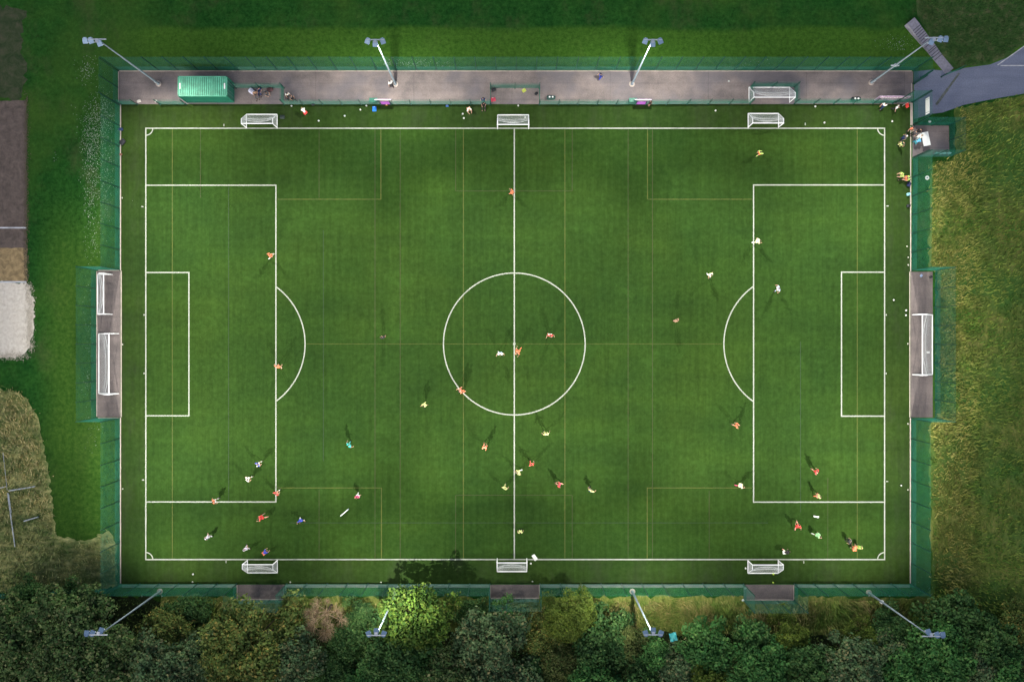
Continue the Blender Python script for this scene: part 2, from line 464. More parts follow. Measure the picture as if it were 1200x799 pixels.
# the run-up and sand pit west of the pitch
M_dirt = mat_rough('cinder_runway', [(.3, (0.0825, 0.069, 0.06)), (.7, (0.1875, 0.147, 0.1275))], 1.3, dist=.4)
M_tan = mat_rough('worn_tan_ground', [(.3, (0.168, 0.126, 0.07)), (.7, (0.476, 0.35, 0.182))], 1.6, dist=.5)
sheet('runway', rect(-60, 118, 31.2, 300), .004, M_dirt, jitter=.07)
sheet('tan_ground', rect(-60, 291, 31.6, 330), .008, M_tan, jitter=.12)
pit = [(-60, 330), (31, 331), (36, 340), (40, 352), (41, 372), (40, 388), (36, 402), (30, 412), (20, 418), (8, 420), (-60, 424)]
sheet('sand_pit', pit, .013, M_sand, jitter=.22, step=3)
mb = MB(); hseg(mb, -60, 31, 267, .18, .012); hseg(mb, -60, 31, 330.4, .2, .018)
o = struct('runway_lines', mb, plain('old_white_paint', (.55, .57, .60), .8, vs=1, var=.3)); fix_flat(o)
# upper-left worn field
M_upl = mat_rough('worn_field', [(.3, (0.0192, 0.048, 0.016)), (.5, (0.048, 0.0672, 0.032)), (.7, (0.088, 0.088, 0.0544))], .9, dist=.5)
sheet('worn_field', rect(-80, 10, 28, 118), .003, M_upl, jitter=.5)
# rough grounds
M_re = mat_rough('rough_grass_ground', [(.28, (0.046, 0.08625, 0.0161)), (.5, (0.1265, 0.1667, 0.0368)), (.72, (0.276, 0.2587, 0.0805))], .9, (1, .55, 1), .3, .3, big=((0.0345, 0.1092, 0.0184), (0.092, 0.1725, 0.04025)))
east = [(1089, 192), (1118, 186), (1120, 128), (1165, 118), (1210, 110), (1500, 80), (1500, 1100), (1060, 1100), (1060, 712), (1092, 690), (1089, 500), (1098, 488), (1098, 320), (1089, 316)]
sheet('rough_ground', east, .003, M_re, jitter=.25)
M_rw = mat_rough('dry_grass_ground', [(.3, (0.06825, 0.1429, 0.03737)), (.5, (0.2389, 0.2747, 0.1028)), (.72, (0.6142, 0.5712, 0.2429))], .8, (.5, 1.6, 1), .5, .5)
west = [(-60, 456), (10, 456), (30, 466), (46, 490), (50, 520), (58, 560), (62, 600), (66, 628), (100, 634), (128, 620), (136, 640), (137, 688), (100, 690), (-60, 696)]
sheet('dry_grass_ground', west, .003, M_rw, jitter=.22, step=4)
M_rne = mat_rough('bank_ground', [(.3, (0.0162, 0.054, 0.01215)), (.5, (0.0432, 0.0918, 0.0243)), (.72, (0.1283, 0.1323, 0.0648))], .9, dist=.1)
ne = [(1068, -40), (1075, 20), (1095, 50), (1118, 82), (1130, 79), (1160, 75), (1185, 64), (1199, 52), (1250, 6), (1250, -60)]
sheet('bank', ne, .003, M_rne, jitter=.15)
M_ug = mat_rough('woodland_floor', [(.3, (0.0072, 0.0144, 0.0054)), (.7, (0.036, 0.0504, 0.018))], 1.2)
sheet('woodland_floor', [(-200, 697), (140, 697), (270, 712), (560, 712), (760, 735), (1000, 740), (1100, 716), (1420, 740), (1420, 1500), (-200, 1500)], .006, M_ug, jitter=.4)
M_sv = mat_rough('tall_verge_ground', [(.3, (0.0572, 0.1001, 0.02002)), (.5, (0.143, 0.1859, 0.04004)), (.72, (0.3432, 0.3146, 0.1001))], 1.2, (2, .8, 1), 0, .3)
sheet('verge', [(190, 699), (1092, 699), (1092, 745), (190, 735)], .009, M_sv, jitter=.3)
# steps
a = Vector(G(1063, 27)); 
cl = [(1064, 27), (1073, 38), (1091, 58), (1101, 70), (1113, 84)]
ctr = [Vector(G(*p)) for p in cl]
def along(t):
    L = [(q - p).length for p, q in zip(ctr[:-1], ctr[1:])]; T = sum(L) * t
    for (p, q), l in zip(zip(ctr[:-1], ctr[1:]), L):
        if T <= l + 1e-6: return p + (q - p) * (T / l), (q - p).normalized()
        T -= l
    return ctr[-1], (ctr[-1] - ctr[-2]).normalized()
mb = MB()
edges = [0, .15, .19, .23, .27, .31, .35, .39, .43, .47, .55, .58, .63, .67, .72, 1.0]
for i in range(len(edges) - 1):
    p, d = along(edges[i]); q, d2 = along(edges[i + 1]); n1 = Vector((-d.y, d.x)) * .62; n2 = Vector((-d2.y, d2.x)) * .62
    z = .03 + .05 * (len(edges) - 2 - i)
    mb.poly([tuple(p - n1), tuple(q - n2), tuple(q + n2), tuple(p + n1)], z, 0)
o = struct('steps', mb, M_step)
mb = MB()
for i in range(1, len(edges) - 1):
    p, d = along(edges[i]); n1 = Vector((-d.y, d.x)) * .60; z = .033 + .05 * (len(edges) - 1 - i)
    q = p - d * .10
    mb.poly([tuple(q - n1), tuple(p - n1), tuple(p + n1), tuple(q + n1)], z + .006, z)
struct('step_nosing', mb, plain('dark_nosing', (.07, .075, .09), .8))
# road markings + drain
mb = MB()
seg(mb, (1169, 76.6), (1203, 52.5), .12, .014); seg(mb, (1172.5, 77.2), (1260, 77.2), .12, .0145)
o = struct('road_markings', mb, plain('road_white_paint', (.50, .51, .52), .8, vs=2, var=.25)); fix_flat(o)
mb = MB()
seg(mb, (1124, 86), (1111, 104), .26, .014); seg(mb, (1111, 104), (1097, 123), .34, .014)
o = struct('drain_strip', mb, mat_rough('moss_drain', [(.3, (.05, .065, .05)), (.7, (.20, .21, .20))], 1.5)); fix_flat(o)

# ------------------------------------------------------------------ fences
def panel_mesh(name, wd, h, dense, vs=.05, hs=.2):
    mb = MB(); r = .0026; rh = .0032
    x = -wd / 2 + vs / 2
    while x < wd / 2:
        mb.tube((x, 0, .03), (x, 0, h - .02), r, r, 4, False); x += vs
    z = .05
    while z < h:
        k = 1.0 if z > dense else 1.25
        for dy in (-.007, .007): mb.tube((-wd / 2, dy, z), (wd / 2, dy, z), rh * k, rh * k, 4, False)
        z += hs if z > dense else hs / 3
    me = bpy.data.meshes.new(name); me.from_pydata(mb.v, [], mb.f); me.materials.append(M_fence); return me
def post_mesh(name, h):
    mb = MB(); mb.box((0, 0, h / 2 + .02), (.06, .10, h + .04)); mb.box((0, 0, h + .052), (.072, .112, .022))
    mb.box((0, 0, .01), (.18, .2, .02))
    me = bpy.data.meshes.new(name); me.from_pydata(mb.v, [], mb.f); me.materials.append(M_post); return me
_fm = {}
def fence(name, label, runs, h, dense, cat='fence', group=None, pitch=2.5, skip_last=False, post_every=1):
    """runs: list of polylines in photo pixels at ground level"""
    key = (h, dense)
    if key not in _fm: _fm[key] = (panel_mesh('mesh_panel', 2.5, h, dense), post_mesh('post', h))
    pm, qm = _fm[key]
    o0 = G(*runs[0][0]); t = thing(name, label, cat, (o0[0], o0[1], 0), 0, group)
    seen = set()
    def post(p, rz):
        k = (round(p[0], 1), round(p[1], 1))
        if k in seen: return
        seen.add(k)
        q = bpy.data.objects.new('post', qm); col.objects.link(q); q.parent = t
        q.location = (p[0] - o0[0], p[1] - o0[1], 0); q.rotation_euler = (0, 0, rz)
    for run in runs:
        pts = [G(*p) for p in run]
        for a, b in zip(pts[:-1], pts[1:]):
            L = math.dist(a, b); n = max(1, round(L / pitch)); rz = math.atan2(b[1] - a[1], b[0] - a[0])
            for i in range(n):
                s0, s1 = i / n, (i + 1) / n
                q = bpy.data.objects.new('mesh_panel', pm); col.objects.link(q); q.parent = t
                m = (s0 + s1) / 2
                q.location = (a[0] + (b[0] - a[0]) * m - o0[0], a[1] + (b[1] - a[1]) * m - o0[1], 0.02)
                q.rotation_euler = (0, 0, rz); q.scale = ((L / n - .06) / 2.5, 1, 1)
                post((a[0] + (b[0] - a[0]) * s0, a[1] + (b[1] - a[1]) * s0), rz)
            post(b, rz)
    return t
FH, FD = 4.75, 1.3
fence('mesh_fence', 'tall green mesh fence between the tarmac strip and the mown field', [[(139.5, 82.6), (1070, 82.6), (1070, 98)]], FH, FD)
fence('mesh_fence', 'tall green mesh fence around the left bay that stores two goals, facing the sand pit', [[(138.4, 84), (138.4, 122), (140.6, 124), (140.6, 316.4), (113, 316.4), (113, 489.8), (140.6, 489.8), (140.6, 683.5)]], FH, FD)
fence('mesh_fence', 'tall green mesh fence around the right bay that stores one long goal', [[(1069.5, 186), (1068.2, 317), (1095.5, 317), (1095.5, 490), (1067.6, 490), (1067.6, 683.5)]], FH, FD)
fence('mesh_fence', 'tall green mesh fence with three small tarmac bays in front of the trees', [[(141.5, 684), (277.2, 684), (277.2, 702.6), (335.8, 702.6), (335.8, 684), (574.3, 684), (574.3, 701.2), (632.8, 701.2), (632.8, 684), (871.3, 684), (871.3, 703.2), (930.8, 703.2), (930.8, 684), (1067, 684)]], FH, FD)
LH, LD = 2.0, 1.25
gl = 'low barrier fences beside the tarmac strip'
fence('barrier_fence', 'short low green barrier at the far left end of the tarmac strip', [[(142, 122.6), (161, 122.6)]], LH, LD, group=gl)
fence('barrier_fence', 'low green barrier piece just left of the green container', [[(188, 122.6), (218, 122.6)]], LH, LD, group=gl)
fence('barrier_fence', 'low green barrier from the container around the crowded bay to the left purple gate', [[(277, 103.5), (333, 103.5), (333, 122.6), (446, 122.6)]], LH, LD, group=gl)
fence('barrier_fence', 'low green barrier around the middle bay between the two purple gates', [[(458.4, 122.6), (575, 122.6), (575, 103.5), (632, 103.5), (632, 122.6), (744.8, 122.6)]], LH, LD, group=gl)
fence('barrier_fence', 'low green barrier around the bay that holds the stored goal, right of the purple gates', [[(756.4, 122.6), (879, 121.8), (879, 102.2), (931, 102.2), (931, 121.6), (1046, 121.4)]], LH, LD, group=gl)
fence('mesh_fence', 'short tall green fence by the pitch entrance behind the faded banner', [[(1050, 120.2), (1068.5, 119.8)]], FH, FD)
fence('mesh_fence', 'tall green fence carrying the white board beside the road', [[(1069.6, 120.5), (1069.6, 146)]], FH, FD)
fence('mesh_fence', 'green mesh enclosure around the small tarmac square with the white table', [[(1071, 147), (1112.5, 147), (1112.5, 184), (1071, 184)]], 3.7, 1.2)
fence('mesh_fence', 'short green fence at the foot of the grey steps', [[(1103, 90.5), (1125, 81)]], 1.3, 1.0)
fence('mesh_fence', 'green mesh gate screen standing open by the road entrance', [[(1071.5, 98.5), (1079, 91)]], 3.2, 1.0)
fence('boundary_fence', 'dark green fence between the dry grass and the dark trees', [[(-60, 697), (10, 695), (70, 692), (137, 688.5)]], 2.2, 1.6)

# ------------------------------------------------------------------ goals
def catenary(a, b, sag, n=10, dirv=(0, 0, -1)):
    a = Vector(a); b = Vector(b); d = Vector(dirv)
    return [a + (b - a) * (i / n) + d * (sag * 4 * (i / n) * (1 - i / n)) for i in range(n + 1)]
def goal(name, label, fx, fy, wpx, depth, h, rz, top=.6, group=None, r=.055, sag=.55, bundled=True):
    """fx, fy = middle of the mouth on the ground (photo px); rz turns the mouth (local -y faces out)"""
    g = G(fx, fy); wd = wpx / K
    t = thing(name, label, 'goal', (g[0], g[1], .03), rz, group)
    hw = wd / 2
    m = MB(); m.tube((-hw, 0, h), (hw, 0, h), r, r, 10); m.build('crossbar', M_goalw, t)
    for s in (-1, 1):
        m = MB(); m.tube((s * hw, 0, 0), (s * hw, 0, h), r, r, 10); m.build('goalpost', M_goalw, t)
        m = MB(); m.path([(s * hw, 0, h - .02), (s * hw, top, h - .03), (s * hw, depth, .05)], r * .72, 8); m.build('side_frame', M_goalw, t)
        m = MB(); m.tube((s * hw, 0, .05), (s * hw, depth, .05), r * .95, r * .95, 8); m.build('side_ground_bar', M_goalw, t)
    m = MB(); m.tube((-hw, depth, .055), (hw, depth, .055), r * 1.05, r * 1.05, 8); m.build('rear_ground_bar', M_goalw, t)
    # net: roof, back and sides, cords sagging
    m = MB(); nx = int(wd / .13); c = .009
    def prof(u, v):   # u across -1..1, v 0 front crossbar ..1 ground rear
        x = u * hw
        edge = 1 - u * u
        if v < .3: k = v / .3; y = top * k; z = h - .03 - sag * .45 * edge * k
        else:
            k = (v - .3) / .7; y = top + (depth - top) * k; z = (h - .03) * (1 - k) + .05 * k
            z -= sag * .9 * edge * (1 - k) * .5 ; y -= sag * .5 * edge * math.sin(math.pi * k) 
            y -= 0
        return Vector((x, y, max(.04, z)))
    nv = 18
    grid = [[prof(-1 + 2 * i / nx, j / nv) for j in range(nv + 1)] for i in range(nx + 1)]
    for i in range(nx + 1):
        for j in range(nv): m.tube(grid[i][j], grid[i][j + 1], c, c, 3, False)
    for j in range(nv + 1):
        for i in range(nx): m.tube(grid[i][j], grid[i + 1][j], c, c, 3, False)
    for s in (-1, 1):
        for k in range(1, 9):
            y = depth * k / 9; zt = (h - .03) if y < top else (h - .03) * (1 - (y - top) / (depth - top)) + .05
            m.tube((s * hw, y, .05), (s * hw, y, zt), c, c, 3, False)
        for k in range(1, 11):
            z = h * k / 11; yb = depth - (depth - top) * (z / h)
            m.tube((s * hw, 0, z), (s * hw, yb, z), c, c, 3, False)
    if bundled:   # the gathered upper hem of the net, hanging in a bow
        p = catenary((-hw, top, h - .05), (hw, top, h - .05), 1.0, 18, (0, -.13 * depth, -.50))
        for a, b in zip(p[:-1], p[1:]): m.tube(a, b, .024, .024, 5, False)
        p = catenary((-hw, top, h - .05), (hw, top, h - .05), 1.0, 18, (0, -.02 * depth, -.75))
        for a, b in zip(p[:-1], p[1:]): m.tube(a, b, .011, .011, 4, False)
    m.build('net', M_net, t)
    return t
gs = 'small-sided goals along the touchlines'
# local +y is the rear of the goal
goal('small_goal', 'small white goal on the upper touchline right of the green container', 307, 150, 36, 1.7, 2.0, 0, group=gs)
goal('small_goal', 'small white goal on the upper end of the halfway line', 601.3, 151.2, 36.2, 1.75, 2.0, 0, group=gs)
goal('small_goal', 'small white goal on the touchline just below the goal stored in the tarmac bay', 894.3, 149.5, 35.5, 1.75, 2.0, 0, group=gs)
goal('small_goal', 'small white goal on the lower left touchline near the group in white shirts', 307.7, 656, 35, 1.6, 2.0, math.pi, group=gs)
goal('small_goal', 'small white goal on the lower end of the halfway line', 600, 654, 34.6, 1.65, 2.0, math.pi, group=gs)
goal('small_goal', 'small white goal with a yellow ball behind it on the lower right touchline', 894, 656.4, 35.5, 1.6, 2.0, math.pi, group=gs)
goal('stored_goal', 'medium white goal stored in the fenced bay of the tarmac strip', 901.3, 120.2, 47.5, 1.9, 2.13, 0)
goal('stored_goal', 'shorter white goal stored in the upper half of the left bay', 131.7, 345, 46.6, 1.85, 2.13, math.pi / 2, r=.06)
goal('stored_goal', 'long white goal stored in the lower half of the left bay', 139.2, 426, 70, 2.5, 2.44, math.pi / 2, r=.065, sag=.7)
goal('stored_goal', 'long white goal stored alone in the bay on the right side', 1069.2, 403.8, 70, 2.5, 2.44, -math.pi / 2, r=.065, sag=.7)

# ------------------------------------------------------------------ floodlight masts
mg = 'floodlight masts around the pitch'
def aim(o, p, q): o.rotation_euler = (Vector(q) - Vector(p)).to_track_quat('-Z', 'Y').to_euler()
def mast(label, bx, by, heads, targets, extra=None, tilt=0.0):
    g = G(bx, by); h = 15.1
    t = thing('floodlight_mast', label, 'floodlight', (g[0], g[1], 0), 0, mg)
    m = MB(); m.lathe((0, 0, 0), [(.36, 0), (.36, .12), (.33, .14)], 18); m.build('concrete_base', M_kerb, t)
    m = MB(); m.lathe((0, 0, .14), [(.20, 0), (.20, .02), (.14, .05), (.135, 1.2), (.125, 1.22), (.06, h - .14)], 14); m.build('pole', M_galv, t, True)
    m = MB(); m.box((.0, -.16, 1.0), (.12, .02, .5)); m.build('access_door', M_galvw, t)
    sy = -1 if by < 400 else 1      # inward direction
    m = MB(); m.box((0, sy * .04, h), (2.0, .10, .10)); m.box((0, sy * .18, h), (.34, .40, .12)); m.build('crossarm', M_galvw, t)
    for hi, ((dx, rz), tg) in enumerate(zip(heads, targets)):
        lx, ly, lz = dx, sy * (.12 if abs(dx) > .3 else .42), h - .12
        d = Vector((G(*tg)[0] - g[0] - lx, G(*tg)[1] - g[1] - ly)); az = math.atan2(d.y, d.x)
        L = MB(); rot = Matrix.Rotation(az, 3, 'Z') @ Matrix.Rotation(R(22), 3, 'Y')
        c = Vector((lx, ly, lz))
        L.box(c, (.46, .50, .20), M=rot)
        L.box(c + rot @ Vector((-.27, 0, 0)), (.10, .30, .16), M=rot)
        L.box(c + rot @ Vector((.12, 0, .125)), (.42, .54, .02), M=rot)
        lo = L.build('lamp_housing', M_lamp, t)
        g2 = MB(); g2.box(c + rot @ Vector((.20, 0, -.06)), (.07, .44, .12), M=rot); g2.build('lamp_glass', plain('lit_lamp_glass', (1, .96, .88), .2, emit=6.0), lo)
        ld = bpy.data.lights.new('flood_beam', 'SPOT'); end = abs(g[0]) > 40; ld.energy = FLOOD_W * ((NEAR if hi == 1 else 1.0) if not end else (.50 if hi == 1 else .67)); ld.color = (1, .965, .86)
        ld.spot_size = R((100 if end else 165) if hi == 1 else 70); ld.spot_blend = 1.0; ld.shadow_soft_size = .04
        lob = bpy.data.objects.new('flood_beam', ld); col.objects.link(lob); lob.parent = t
        wp = c + rot @ Vector((.28, 0, -.10)); lob.location = wp
        aim(lob, (g[0] + wp.x, g[1] + wp.y, wp.z), (*G(*tg), 0))
    m = MB(); m.path([(0, .09, 1.3), (0, .075, h - .2)], .02, 6); m.build('cable_duct', M_galv, t)
    if extra == 'collar':
        m = MB(); m.box((0, 0, 6.3), (1.0, .12, .12)); m.box((0, 0, 6.45), (.3, .3, .28)); m.build('bracket', M_galvw, t)
    if extra == 'box':
        m = MB(); m.box((.22, -.16, 3.1), (.34, .34, .42)); m.build('control_box', M_wplain, t)
    return t
HD = [(-.8, 0), (0, 0), (.8, 0)]
HL = [(-1.3, 0), (-.7, 0), (.25, 0)]
HR = [(1.3, 0), (.7, 0), (-.25, 0)]
mast('mast at the left end of the tarmac strip beside the green container', 186, 98.5, HL, [(180, 440), (225, 242), (291, 440)])
mast('mast above the left purple gate, with a person at its foot', 463.5, 99, HD, [(300, 460), (463, 242), (597, 460)])
mast('mast above the right purple gate in the tarmac strip', 740.5, 99, HD, [(606, 460), (740, 242), (903, 460)])
mast('mast near the road entrance, its head over the grey steps', 1021, 97, HR, [(1023, 440), (978, 242), (912, 440)], 'collar')
mast('mast leaning over the dark trees at the lower left', 187.5, 692.5, HL, [(180, 359), (225, 557), (291, 359)])
mast('mast half hidden by the bright green tree', 464.5, 693, HD, [(300, 339), (463, 557), (597, 339)])
mast('mast right of the middle bay below the pitch, near a teal sheet', 741, 692.5, HD, [(606, 339), (740, 557), (903, 339)])
mast('mast with a white box low on its pole at the lower right corner', 1018, 694, HR, [(1023, 359), (978, 557), (912, 359)], 'box')

# ------------------------------------------------------------------ container
def container():
    hz = 2.65
    x0, y0 = G(208.4, 89.6, hz); x1, y1 = G(266, 113, hz)
    cx, cy = (x0 + x1) / 2, (y0 + y1) / 2; lx, ly = x1 - x0, y0 - y1
    t = thing('shipping_container', 'green corrugated steel storage container standing on the tarmac strip', 'container', (cx, cy, .02))
    m = MB()
    n = 22
    for i in range(n):      # corrugated roof, ribs across
        x = -lx / 2 + .12 + (lx - .24) * (i + .5) / n
        m.box((x, 0, hz - .03), ((lx - .24) / n * .66, ly - .2, .07))
    rf = m.build('roof', M_cont, t)
    m = MB(); m.box((0, 0, hz - .07), (lx - .1, ly - .1, .04)); m.build('roof_groove', M_contm, rf)
    for s in (-1, 1):
        m = MB()
        m.box((0, s * (ly / 2 - .09), hz / 2), (lx - .2, .03, hz - .2))
        for i in range(26):
            m.box((-lx / 2 + .15 + (lx - .3) * (i + .5) / 26, s * (ly / 2 - .062), hz / 2), (.11, .03, hz - .26))
        m.build('side_wall', M_contd, t)
        m = MB(); m.box((s * (lx / 2 - .08), 0, hz / 2), (.04, ly - .2, hz - .2))
        if s > 0:
            d = m.build('door', M_contd, t)
            b = MB()
            for q in (-.7, -.3, .3, .7): b.tube((lx / 2 - .03, q, .15), (lx / 2 - .03, q, hz - .15), .02, .02, 6)
            b.build('lock_bar', M_galv, d)
        else: m.build('end_wall', M_contd, t)
    m = MB()
    for s in (-1, 1):
        m.box((0, s * (ly / 2 - .04), hz - .06), (lx - .26, .09, .12))
        m.box((s * (lx / 2 - .04), 0, hz - .06), (.09, ly - .26, .12))
    m.build('top_rail', M_cont, t)
    m = MB()
    for s in (-1, 1):
        m.box((0, s * (ly / 2 - .04), .08), (lx - .26, .09, .16)); m.box((s * (lx / 2 - .04), 0, .08), (.09, ly - .26, .16))
        for q in (-1, 1): m.box((s * (lx / 2 - .065), q * (ly / 2 - .065), hz / 2), (.13, .13, hz))
    m.build('frame', M_contd, t)
    for x in (-lx / 2 + .26, lx / 2 - .30):
        m = MB(); m.box((x, .02, hz + .0), (.16, .72, .012)); m.build('roof_sticker', M_wplain, t)
container()

# purple gates
def pgate(label, px, text_rows):
    g = G(px, 122.4)
    t = thing('purple_gate', label, 'gate', (g[0], g[1], .015), 0, 'purple gates in the low barrier')
    m = MB(); m.box((0, 0, .55), (1.1, .05, 1.0)); m.build('lower_panel', M_purple, t)
    m = MB(); m.box((-.02, .01, 1.9), (1.9, .06, 1.15), M=Matrix.Rotation(R(18), 3, 'X')); b = m.build('upper_board', M_purple, t)
    m = MB(); R18 = Matrix.Rotation(R(18), 3, 'X'); c = Vector((-.02, .01, 1.9))
    for z in (-.6, .6): m.box(c + R18 @ Vector((0, 0, z)), (1.99, .09, .07), M=R18)
    for x in (-.97, .97): m.box(c + R18 @ Vector((x, 0, 0)), (.07, .09, 1.13), M=R18)
    m.build('board_frame', plain('pale_pink_frame', (.62, .50, .66), .5), t)
    if text_rows:
        m = MB()
        for x, wd in ((-.45, .5), (.15, .55), (.62, .2)): m.box(c + R18 @ Vector((x, -.034, -.44)), (wd, .012, .16), M=R18)
        m.build('white_lettering', M_wplain, b)
    for s in (-1, 1):
        m = MB(); m.box((s * .62, 0, .75), (.09, .09, 1.5)); m.build('gate_post', M_post, t)
pgate('purple gate with plain board below the second mast', 452.3, False)
pgate('purple gate with white lettering beside a person in dark clothes', 750.6, True)
for px in (439, 740.5):
    g = G(px, 122); t = thing('gate_bin', 'dark green box beside the %s purple gate' % ('left' if px < 600 else 'right'), 'box', (g[0], g[1], .012), 0, 'dark green boxes at the purple gates')
    m = MB(); m.box((0, .2, .45), (.95, .5, .9)); m.build('body', M_post, t)
    m = MB(); m.box((0, .2, .93), (1.0, .55, .05)); m.build('lid', M_fence, t)
# faded banner
g = G(1040, 119.8)
t = thing('banner', 'long faded purple banner with white lettering beside the pitch entrance', 'banner', (g[0], g[1] + .1, .015))
m = MB(); m.box((0, 0, 1.3), (3.85, .03, 1.5)); bb = m.build('cloth', M_fpurple, t)
m = MB()
for z in (.52, 2.08): m.box((0, -.004, z), (3.95, .05, .06))
for x in (-1.95, 1.95): m.box((x, -.004, 1.3), (.06, .05, 1.6))
m.build('frame', plain('pale_pink_frame', (.62, .50, .66), .5), t)
m = MB(); x = -1.7
for wd in (.28, .22, .30, .2, .25, .14, .30, .24, .22, .3, .2):
    m.box((x + wd / 2, -.022, 1.55), (wd, .01, .20)); x += wd + .06
x = -1.2
for wd in (.3, .22, .3, .25, .3, .2, .3): m.box((x + wd / 2, -.022, .95), (wd, .01, .14)); x += wd + .07
m.build('white_lettering', M_wplain, bb)
# white board on the road fence
g0 = G(1070.4, 125.5); g1 = G(1070.4, 143.5)
t = thing('white_board', 'plain white board hung high on the fence beside the road', 'board', (g0[0] - .16, (g0[1] + g1[1]) / 2, 3.75))
m = MB(); m.box((0, 0, 0), (.30, g0[1] - g1[1], .86), M=Matrix.Identity(3)); m.v = [(v[0] * .15, v[1], v[2]) for v in m.v]; m.build('face', M_wplain, t)
m = MB()
for s in (-1, 1): m.box((.0, s * .8, 0), (.09, .04, .9))
m.build('batten', M_galv, t)
# table in the enclosure
g = G(1085, 163, .75)
t = thing('table', 'white folding table inside the small mesh enclosure', 'table', (g[0], g[1], .014), R(12))
m = MB(); m.box((0, 0, .74), (.9, 1.75, .04)); m.build('tabletop', M_wplain, t)
for sx in (-1, 1):
    for sy in (-1, 1): m = MB(); m.tube((sx * .38, sy * .75, 0), (sx * .36, sy * .7, .72), .018, .018, 6); m.build('leg', M_galv, t)
# banner on enclosure fence
g = G(1098, 183.4)
t = thing('banner', 'pale blue banner tied to the lower side of the mesh enclosure', 'banner', (g[0], g[1] + .07, 0))
m = MB()
n = 18
vs = []
for i in range(n + 1):
    x = -1.0 + 2.0 * i / n
    for k, z in enumerate((.9, 1.35, 1.8)): vs.append((x, .05 * math.sin(i * 1.3 + k), z + .07 * math.sin(i * .5)))
m.add(vs, [(3 * i + k, 3 * i + 3 + k, 3 * i + 4 + k, 3 * i + 1 + k) for i in range(n) for k in range(2)])
m.add([(a, b + .015, c) for a, b, c in vs], [(3 * i + 1 + k, 3 * i + 4 + k, 3 * i + 3 + k, 3 * i + k) for i in range(n) for k in range(2)])
m.build('cloth', plain('pale_blue_cloth', (.20, .42, .46), .7), t)
m = MB()
for x in (-.98, .98): m.tube((x, 0, .85), (x, .04, 1.9), .012, .012, 6)
m.build('tie', M_galv, t)
# teal sheet in the trees
g = G(789, 746, 6.9)
t = thing('tarpaulin', 'small teal sheet caught in the tree tops near a mast', 'sheet', (g[0], g[1], 6.9), .2)
m = MB(); n = 6; vs = [(-.42 + .84 * i / n, -.5 + 1.0 * j / n, .10 * math.sin(i * 1.1) * math.cos(j)) for i in range(n + 1) for j in range(n + 1)]
m.add(vs, [(i * 7 + j, (i + 1) * 7 + j, (i + 1) * 7 + j + 1, i * 7 + j + 1) for i in range(n) for j in range(n)])
m.add([(a, b, c - .012) for a, b, c in vs], [(i * 7 + j + 1, (i + 1) * 7 + j + 1, (i + 1) * 7 + j, i * 7 + j) for i in range(n) for j in range(n)])
m.build('sheet', plain('teal_sheet', (.03, .30, .30), .5), t)
# dismantled frame in the dry grass
t = thing('goal_frame', 'long white metal goal frame lying in the dry grass at the left edge', 'goal frame', (*G(11, 577), .12))
o0 = Vector((*G(11, 577), 0))
def lp(p, z=0.0): q = Vector((*G(*p), z)) - o0; return q
for a, b, r, nm in (((10, 577), (18.5, 640), .09, 'upright'), ((11.5, 574.5), (42.5, 569.5), .10, 'crossbar'), ((4.5, 530), (9.5, 574), .04, 'stay'), ((-22, 576.5), (8.5, 569.5), .09, 'crossbar')):
    m = MB(); m.tube(lp(a, .05), lp(b, .05), r, r * .8, 8); m.build(nm, M_galvw, t)
m = MB(); m.tube(lp((12, 578), .2), lp((15, 600), .2), .04, .04, 6); m.build('brace', M_galvw, t)
t = thing('loose_pole', 'short white metal pole lying alone in the dry grass at the left edge', 'pole', (*G(38, 607), .1))
o0 = Vector((*G(38, 607), 0)); m = MB(); m.tube(lp((29, 610), .08), lp((46, 605), .08), .085, .085, 8); m.build('tube', M_galvw, t)
m = MB(); m.tube(lp((45.4, 605.2), .08), lp((46.4, 604.9), .08), .11, .11, 8); m.build('end_cap', M_galv, t)
# poles on the pitch
t = thing('loose_pole', 'white pole lying diagonally on the turf near the player in pink', 'pole', (*G(403.5, 600), .05))
o0 = Vector((*G(403.5, 600), 0)); m = MB(); m.tube(lp((399.2, 604.3), .06), lp((408.3, 596.3), .06), .07, .07, 8); m.build('tube', M_wplain, t)
m = MB(); m.tube(lp((408, 596.6), .06), lp((408.8, 595.9), .06), .085, .085, 8); m.build('end_cap', M_galv, t)
t = thing('loose_pole', 'short white slat lying flat on the turf near the right penalty area', 'pole', (*G(956, 605), .04))
m = MB(); m.box((0, 0, .06), (.66, .17, .06), R(-12)); m.build('slat', M_wplain, t)

# ------------------------------------------------------------------ small things: balls, bags, cones
def football(px, py, label, c=(.8, .82, .8), group='footballs and small kit around the pitch', z=.012):
    g = G(px, py, .1)
    t = thing('football', label, 'ball', (g[0], g[1], z), rnd.uniform(0, 6), group)
    m = MB(); m.ball((0, 0, .115), .115, 14, 9); m.build('shell', plain('ball_%.1f_%.1f_%.1f' % c, c, .4), t, True)
    m = MB()
    for th, ph in ((0, .2), (1.2, 1.1), (2.7, 1.1), (4.0, 1.1), (5.2, 1.1)):
        n = Vector((math.sin(ph) * math.cos(th), math.sin(ph) * math.sin(th), math.cos(ph)))
        m.tube(Vector((0, 0, .115)) + n * .112, Vector((0, 0, .115)) + n * .118, .028, .026, 5)
    m.build('panel_patch', plain('ball_patch', (.03, .03, .04), .5), t)
W8 = (.62, .64, .60)
football(906.3, 672.3, 'yellow football lying behind the lower right small goal', (.55, .75, .05))
football(906, 682.2, 'yellow football against the lower fence above the right tarmac bay', (.42, .60, .06))
football(404, 136, 'white football on the turf between the red kneeling helper and the left purple gate', W8)
football(422.3, 128.8, 'white football left of the blue bib near the left purple gate', W8)
football(429.4, 124, 'white football by the barrier just above the blue bib', W8)
football(341.7, 124.3, 'white football at the barrier corner left of the helper in red', W8)
